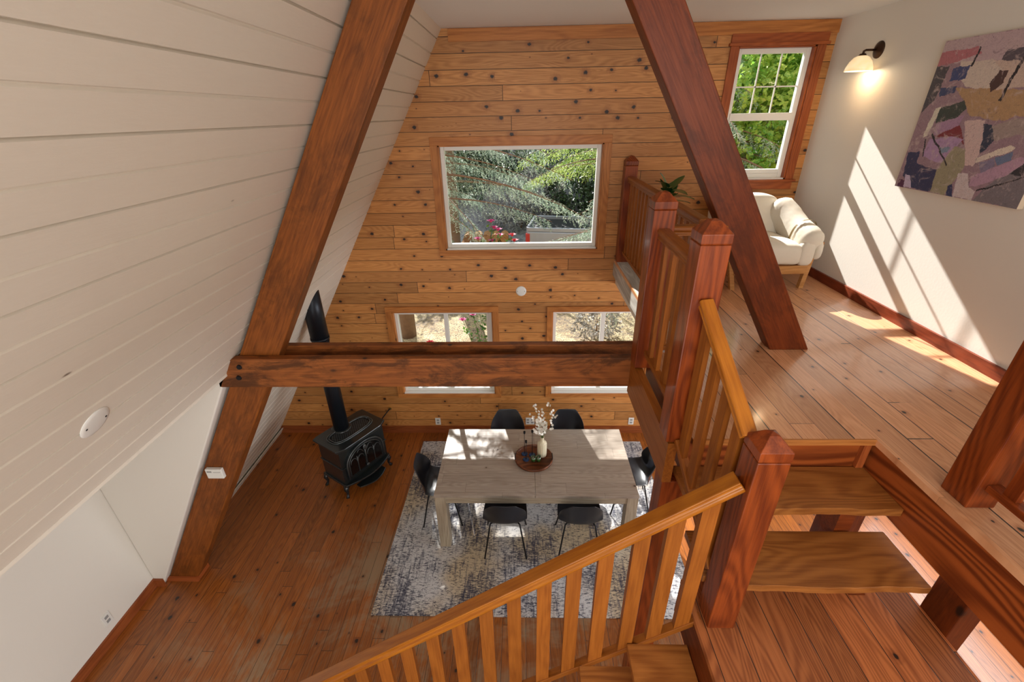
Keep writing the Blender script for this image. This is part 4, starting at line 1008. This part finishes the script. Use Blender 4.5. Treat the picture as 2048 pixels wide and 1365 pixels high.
# ground surface with a rising bank
def gz(x, y):
    b = max(0.0, min(1.0, (y - 14.5) / 9.0)); return -0.30 + 5.6 * b * b * (3 - 2 * b) + .05 * math.sin(x * 1.3 + y) + .04 * math.sin(y * 2.1 - x)
v = []; f = []; nx, ny = 70, 60
for j in range(ny + 1):
    y = 5.29 + (30 - 5.29) * (j / ny) ** 1.3
    for i in range(nx + 1):
        x = -18 + 40 * i / nx; v.append((x, y, gz(x, y)))
for j in range(ny):
    for i in range(nx):
        a = j * (nx + 1) + i; f.append((a, a + 1, a + nx + 2, a + nx + 1))
g_ = MB(); g_.v = v; g_.f = f; g_ = g_.build('ground', 'ground', smooth=True); struct(g_)
NR = np.random.default_rng(12)
def cards(name, C, D, S, L, Wd, mat, parent, fold=0.0, ends=(0.12, 1.0, .5)):
    """diamond leaf cards: base C, direction D, side S (unit), length L, width Wd"""
    n = len(C); L = np.broadcast_to(np.asarray(L, float), (n,))[:, None]; Wd = np.broadcast_to(np.asarray(Wd, float), (n,))[:, None]
    V = np.empty((n, 4, 3)); V[:, 0] = C; V[:, 1] = C + D * L * .5 + S * Wd * .5; V[:, 2] = C + D * L; V[:, 3] = C + D * L * .5 - S * Wd * .5
    m = bpy.data.meshes.new(name); m.vertices.add(n * 4); m.vertices.foreach_set('co', V.astype(np.float32).ravel())
    m.loops.add(n * 4); m.loops.foreach_set('vertex_index', np.arange(n * 4, dtype=np.int32))
    m.polygons.add(n); m.polygons.foreach_set('loop_start', np.arange(0, n * 4, 4, dtype=np.int32)); m.polygons.foreach_set('loop_total', np.full(n, 4, dtype=np.int32))
    m.update(calc_edges=True); return link(name, m, mat, parent)
def unit(a): return a / np.maximum(1e-9, np.linalg.norm(a, axis=-1, keepdims=True))
SUND = np.array([.26, -1, -.71])
def sun_gap(P, keep):
    """openings cut into the crowns to let sunbeams reach the windows"""
    t = (5.2 - P[:, 1]) / SUND[1]; H_ = P + SUND[None] * t[:, None]
    ok = np.ones(len(P), bool)
    for (x0, x1, z0, z1, fr) in ((-1.75, -.35, .6, 1.95, .55), (2.0, 2.9, 3.3, 4.7, .05)):
        inside = (H_[:, 0] > x0) & (H_[:, 0] < x1) & (H_[:, 2] > z0) & (H_[:, 2] < z1); ok &= ~(inside & (keep > fr))
    return ok
def conifer(name, base, h, r0, zc, nb, label, mat, droop=.5, tr=.13, nneed=34, hang=.55, pw=.8, need=(.052, .009)):
    e = empty(name, base, 0, label, 'tree'); bx_, by_, bz_ = base
    MB().tube([(0, 0, 0), (.02, .02, h * .35), (-.02, 0, h * .7), (0, 0, h)], [tr * 1.15, tr, tr * .6, .015], 14).build('trunk', 'bark', e, WM[e].copy(), True)
    TW = []; br = MB()
    for b in range(nb):
        q = (b + NR.random()) / nb; z = zc + (h - zc) * q ** 1.15; az = b * 2.39996 + NR.uniform(-.3, .3); Lb = r0 * (1 - (z - zc) / (h - zc)) ** pw * NR.uniform(.75, 1.1) + .15
        d = np.array([math.cos(az), math.sin(az), 0]); pts = []
        for k in range(9):
            t = k / 8; pts.append(np.array([bx_, by_, bz_ + z]) + d * Lb * t + np.array([0, 0, .12 * Lb * t - droop * Lb * t * t]))
        if any(p[1] < 5.75 and k > 4 for k, p in enumerate(pts)):
            pts = [p if p[1] > 5.75 else np.array([p[0], 5.75, p[2]]) for p in pts]
        br.tube([Vector(p - np.array(base)) for p in pts], [max(.004, .028 * (1 - k / 8.5) * (Lb / 3) ** .5) for k in range(9)], 5)
        nt = int(Lb / .11)
        for k in range(nt):
            t = .12 + .88 * k / nt; i = min(7, int(t * 8)); a = t * 8 - i; p = pts[i] * (1 - a) + pts[i + 1] * a; tg = unit(pts[i + 1] - pts[i])
            for s_ in (-1, 1):
                sd_ = unit(np.cross(tg, [0, 0, 1])) * s_
                dr = unit(tg * .55 + sd_ * .75 + np.array([0, 0, -hang - NR.random() * .5])); TW.append((p, dr, (.34 * (1 - .55 * t) + .08) * NR.uniform(.7, 1.2)))
    br.build('branches', 'bark', e, Matrix.Translation(base))
    P = np.array([t[0] for t in TW]); D = np.array([t[1] for t in TW]); L = np.array([t[2] for t in TW])
    ok = sun_gap(P + D * L[:, None] * .5, NR.random(len(P))) & (P[:, 1] + D[:, 1] * L > 5.6); P, D, L = P[ok], D[ok], L[ok]
    n = len(P); tt = (np.arange(nneed) + .5) / nneed
    C = P[:, None] + D[:, None] * (L[:, None] * tt[None])[:, :, None]
    C[:, :, 2] -= (L[:, None] * tt[None] ** 2) * .25
    C = C.reshape(-1, 3); DD = np.repeat(D, nneed, 0); rd = unit(NR.normal(size=C.shape)); rd = unit(rd - DD * (rd * DD).sum(1, keepdims=True))
    ND = unit(DD * .75 + rd * .8); S = unit(np.cross(ND, NR.normal(size=C.shape)))
    cards('needles', C - np.array(base), ND, S, need[0] * NR.uniform(.7, 1.2, len(C)), need[1], mat, e).matrix_basis = Matrix.Identity(4)
    WM[e.children[-1]] = WM[e].copy(); return e
conifer('spruce_tree', (-2.6, 8.9, -.3), 9.6, 3.9, 2.9, 130, 'blue-green spruce with drooping boughs filling the left of the big picture window', 'needle', .30, .15, 34)
conifer('spruce_tree', (3.2, 8.6, -.3), 5.4, 3.4, 1.9, 78, 'smaller spruce whose boughs hang at the lower right of the big picture window', 'needle', .30, .09, 34)
conifer('cedar_tree', (2.5, 12.2, -.3), 8.0, 3.0, 3.1, 56, 'yellow-green conifer with hanging sprays behind the spruces at the window top', 'needle2', .34, .14, 22, .9, need=(.075, .014))
def leafmass(e, name, blobs, n, L, W, mat, up=.3):
    Cs = []; Ns = []
    tot = sum(b[3] * b[4] * b[5] for b in blobs)
    for (x, y, z, a, b, c) in blobs:
        k = int(n * a * b * c / tot); u = unit(NR.normal(size=(k, 3))); rr = NR.uniform(.55, 1.0, (k, 1)) ** .5
        lump = 1 + .22 * np.sin(u[:, :1] * 7 + x) * np.cos(u[:, 2:] * 6 + y)
        Cs.append(np.array([x, y, z]) + u * rr * lump * np.array([a, b, c])); Ns.append(u)
    C = np.concatenate(Cs); N_ = np.concatenate(Ns); ok = sun_gap(C, NR.random(len(C))) & (C[:, 1] > 5.6); C, N_ = C[ok], N_[ok]
    D = unit(N_ + NR.normal(size=C.shape) * .9 + np.array([0, 0, -up])); S = unit(np.cross(D, NR.normal(size=C.shape) * .6 + np.array([0, -.4, .8])))
    o = cards(name, C - np.array(WM[e].translation), D, S, L * NR.uniform(.6, 1.2, len(C)), W * NR.uniform(.7, 1.2, len(C)), mat, e); o.matrix_basis = Matrix.Identity(4); return o
def tree(name, base, blobs, n, L, W, mat, label, cat='tree', tr=.12):
    e = empty(name, base, 0, label, cat); b0 = Vector(base); mb = MB()
    for (x, y, z, a, b, c) in blobs:
        p = Vector((x, y, z)) - b0; mb.tube([(0, 0, 0), (p.x * .25, p.y * .25, p.z * .5), tuple(p)], [tr, tr * .7, tr * .2], 8)
        for k in range(8):
            u = Vector(unit(NR.normal(size=3))); q = p + Vector((u.x * a, u.y * b, u.z * c)) * .8; mb.tube([tuple(p * .8), tuple((p + q) / 2 + Vector((0, 0, .1))), tuple(q)], [tr * .25, tr * .15, .006], 5)
    mb.build('trunk', 'bark', e, Matrix.Translation(base)); leafmass(e, 'foliage', blobs, n, L, W, mat); return e
tree('maple_tree', (4.5, 9.0, -.3), [(3.6, 8.6, 3.3, 1.0, .9, 1.5), (4.8, 9.0, 3.9, 1.2, 1.1, 1.5), (3.9, 9.2, 4.4, 1.2, 1.0, 1.0), (5.2, 9.6, 5.2, 1.4, 1.2, 1.2)], 24000, .125, .085, 'leafy', 'leafy bright green tree filling the upper sash window beside the white wall')
tree('maple_tree', (6.2, 13.5, -.3), [(5.4, 13, 3.4, 2.0, 1.3, 2.2), (7.6, 13.5, 4.6, 2.2, 1.4, 2.4), (6.0, 14, 6.4, 2.4, 1.4, 1.8)], 13000, .24, .15, 'leafy', 'second leafy tree farther back behind the upper sash window', tr=.16)
tree('evergreen_shrub', (2.6, 16.9, gz(2.6, 16.9)), [(1.9, 16.6, 2.1, 1.4, .9, 1.6), (3.6, 17.0, 2.4, 1.7, .9, 1.9)], 12000, .16, .09, 'leafdark', 'dark dense shrub on the bank at the right of the big window', 'shrub', .06)
tree('evergreen_shrub', (-3.2, 17.5, gz(-3.2, 17.5)), [(-3.0, 17.2, 3.2, 1.8, .9, 2.0), (-.9, 18.2, 3.6, 1.7, .9, 1.7)], 12000, .17, .10, 'leafdark', 'dark shrub high on the bank behind the spruce trunk', 'shrub', .06)
tree('dry_shrub', (-.1, 16.5, gz(-.1, 16.5)), [(-.6, 16.4, 1.1, .9, .6, .9), (.5, 16.6, 1.5, .9, .6, 1.1)], 6500, .11, .05, 'leafgrey', 'pale grey dry shrub on the bank in the middle of the big window', 'shrub', .03)
tree('dry_shrub', (1.6, 8.9, -.3), [(1.6, 8.9, .05, .5, .35, .4)], 900, .10, .04, 'leafgrey', 'low dry bush on the bare ground outside the lower right window', 'shrub', .02)
def rose(base, h, spread, flowers, label, n, mat2):
    e = empty('rose_bush', base, 0, label, 'rose bush'); b0 = np.array(base); mb = MB(); C = []; tips = []
    for k in range(n):
        a = NR.uniform(0, 2 * PI); s_ = spread * NR.uniform(.4, 1.0); hh = h * NR.uniform(.7, 1.0); p = [np.zeros(3), np.array([math.cos(a) * s_ * .3, math.sin(a) * s_ * .2, hh * .5]), np.array([math.cos(a) * s_, math.sin(a) * s_ * .4, hh])]
        tips.append(p)
    for (fx, fy, fz) in flowers:
        q = np.array([fx, fy, fz]) - b0; tips.append([np.zeros(3), q * np.array([.5, .5, .55]), q])
    for p in tips:
        mb.tube([tuple(x) for x in p], [.009, .006, .004], 6)
        for t in np.linspace(.18, .97, 12):
            c = (1 - t) ** 2 * p[0] + 2 * t * (1 - t) * p[1] + t * t * p[2]
            for _ in range(4): C.append(c + NR.normal(size=3) * .035)
    mb.build('canes', 'roseleaf', e, Matrix.Translation(base)); C = np.array(C)
    D = unit(NR.normal(size=C.shape)); S = unit(np.cross(D, NR.normal(size=C.shape)))
    o = cards('leaves', C, D, S, .065 * NR.uniform(.7, 1.2, len(C)), .042, 'roseleaf', e); o.matrix_basis = Matrix.Identity(4)
    for i, fl in enumerate(flowers):
        mb = MB(); c = Vector(fl) - Vector(base)
        for ring_, (rr, nn, tl) in enumerate(((.012, 4, .2), (.024, 5, .5), (.036, 7, .9))):
            for k in range(nn):
                a = 2 * PI * k / nn + ring_; u = Vector((math.cos(a), math.sin(a), 0)); w = Vector((-math.sin(a), math.cos(a), 0)); z_ = Vector((0, 0, 1))
                mb.add([c + u * rr * .3, c + u * rr + w * rr * .7 + z_ * .01, c + u * rr * (1 + tl) + z_ * (.035 - .02 * tl), c + u * rr - w * rr * .7 + z_ * .01], [(0, 1, 2, 3)])
        mb.sell(tuple(c), (.02, .02, .018), 1, 1, 8, 6)
        mb.build('rose_flower', 'redrose' if i >= 8 else mat2, e, Matrix.Translation(base))
    return e
rose((-.50, 6.25, -.3), 2.2, .42, [(-0.47, 6.4, 2.75), (-0.43, 6.4, 2.66), (-0.37, 6.4, 2.63), (-0.35, 6.4, 2.55), (-0.67, 6.4, 2.5), (-0.46, 6.4, 2.47), (-0.98, 6.4, 1.21), (-0.81, 6.4, 1.3), (-0.17, 6.4, 2.55), (-0.14, 6.4, 2.47)], 'tall climbing rose with magenta blooms at the bottom of the big window', 9, 'pinkrose')
rose((-.98, 6.0, -.3), 1.3, .30, [(-1.43, 5.95, 1.04)], 'low rose bush with one red bloom outside the lower left window', 5, 'redrose')
# firewood stack
fw_ = empty('firewood_stack', (-1.0, 13.0, gz(-1, 13)), 0, 'stack of split orange firewood logs behind the spruce trunk', 'firewood')
for rr in range(6):
    for k in range(5):
        x = -1.75 + k * .27 + (.12 if rr % 2 else 0) + NR.uniform(-.02, .02); z = gz(-1, 13) + .13 + rr * .225
        MB().tube([(0, 0, 0), (.5, 0, 0)], .125, 7).build('log', 'log', fw_, Matrix.Translation((x, 12.75, z)) @ Matrix.Rotation(PI / 2, 4, 'Z'))
# pickup truck
tx = empty('pickup_truck', (.08, 13.3, gz(.08, 13.3)), math.radians(-9), 'silver pickup truck with a red tail light beyond the big window', 'truck')
WT = WM[tx] @ Matrix.Translation((0, 0, 0))
def TB(name, mat, mb, smooth=False, bevel=0.0, par=tx): return mb.build(name, mat, par, WT.copy(), smooth, bevel)
def wheelcut(x, r=.40, n=10): return [(x + r * math.cos(PI - PI * i / n), .36 + r * math.sin(PI - PI * i / n)) for i in range(n + 1)]
side = [(0, .55), (.55, .45)] + wheelcut(1.15) + [(1.6, .38), (3.9, .38)] + wheelcut(4.45) + [(5.2, .40), (5.45, .55), (5.45, .98), (5.2, 1.08), (3.95, 1.20), (2.1, 1.22), (0.02, 1.22)]
TB('lower_body', 'silver', MB().prism(side, 1, 0, 1.85), bevel=.03)
TB('bed_floor', 'rubber', MB().box(.10, 2.0, .10, 1.75, 1.221, 1.24))
TB('bed_rail', 'silver', MB().box(.02, 2.05, .0, .09, 1.22, 1.34), bevel=.015); TB('bed_rail', 'silver', MB().box(.02, 2.05, 1.76, 1.85, 1.22, 1.34), bevel=.015)
TB('tailgate', 'silver', MB().box(-.02, .06, .08, 1.77, .62, 1.34), bevel=.015)
cabp = [(2.05, 1.2), (2.25, 1.80), (2.6, 1.86), (3.35, 1.84), (4.1, 1.2)]
TB('cab', 'silver', MB().prism(cabp, 1, .10, 1.75), bevel=.05)
for y0_, y1_ in ((.085, .10), (1.75, 1.765)): TB('side_window', 'carglass', MB().prism([(2.25, 1.26), (2.40, 1.70), (3.28, 1.72), (3.85, 1.26)], 1, y0_, y1_))
TB('windscreen', 'carglass', MB().add([(3.50, .22, 1.74), (3.50, 1.63, 1.74), (4.07, 1.66, 1.27), (4.07, .19, 1.27)], [(0, 3, 2, 1)]))
TB('rear_window', 'carglass', MB().add([(2.06, .3, 1.32), (2.06, 1.55, 1.32), (2.20, 1.5, 1.72), (2.20, .35, 1.72)], [(0, 1, 2, 3)]))
for y0_, y1_ in ((-.012, .09), (1.76, 1.862)): TB('tail_light', 'taillight', MB().box(-.03, .10, y0_, y1_, .84, 1.16), bevel=.01)
for wx in (1.15, 4.45):
    for y0_, y1_ in ((.0, .22), (1.63, 1.85)): TB('wheel', 'rubber', MB().tube([(wx, y0_, .36), (wx, y1_, .36)], .35, 24))
TB('bumper', 'silver', MB().box(-.14, -.02, .05, 1.80, .48, .64), bevel=.02)
conifer('pine_tree', (-1.95, 12.2, -.3), 9.0, 2.6, 4.6, 36, 'tall conifer whose bare brown trunk shows at the lower left of the big window', 'needle', .3, .17, 22, .9, need=(.07, .012))
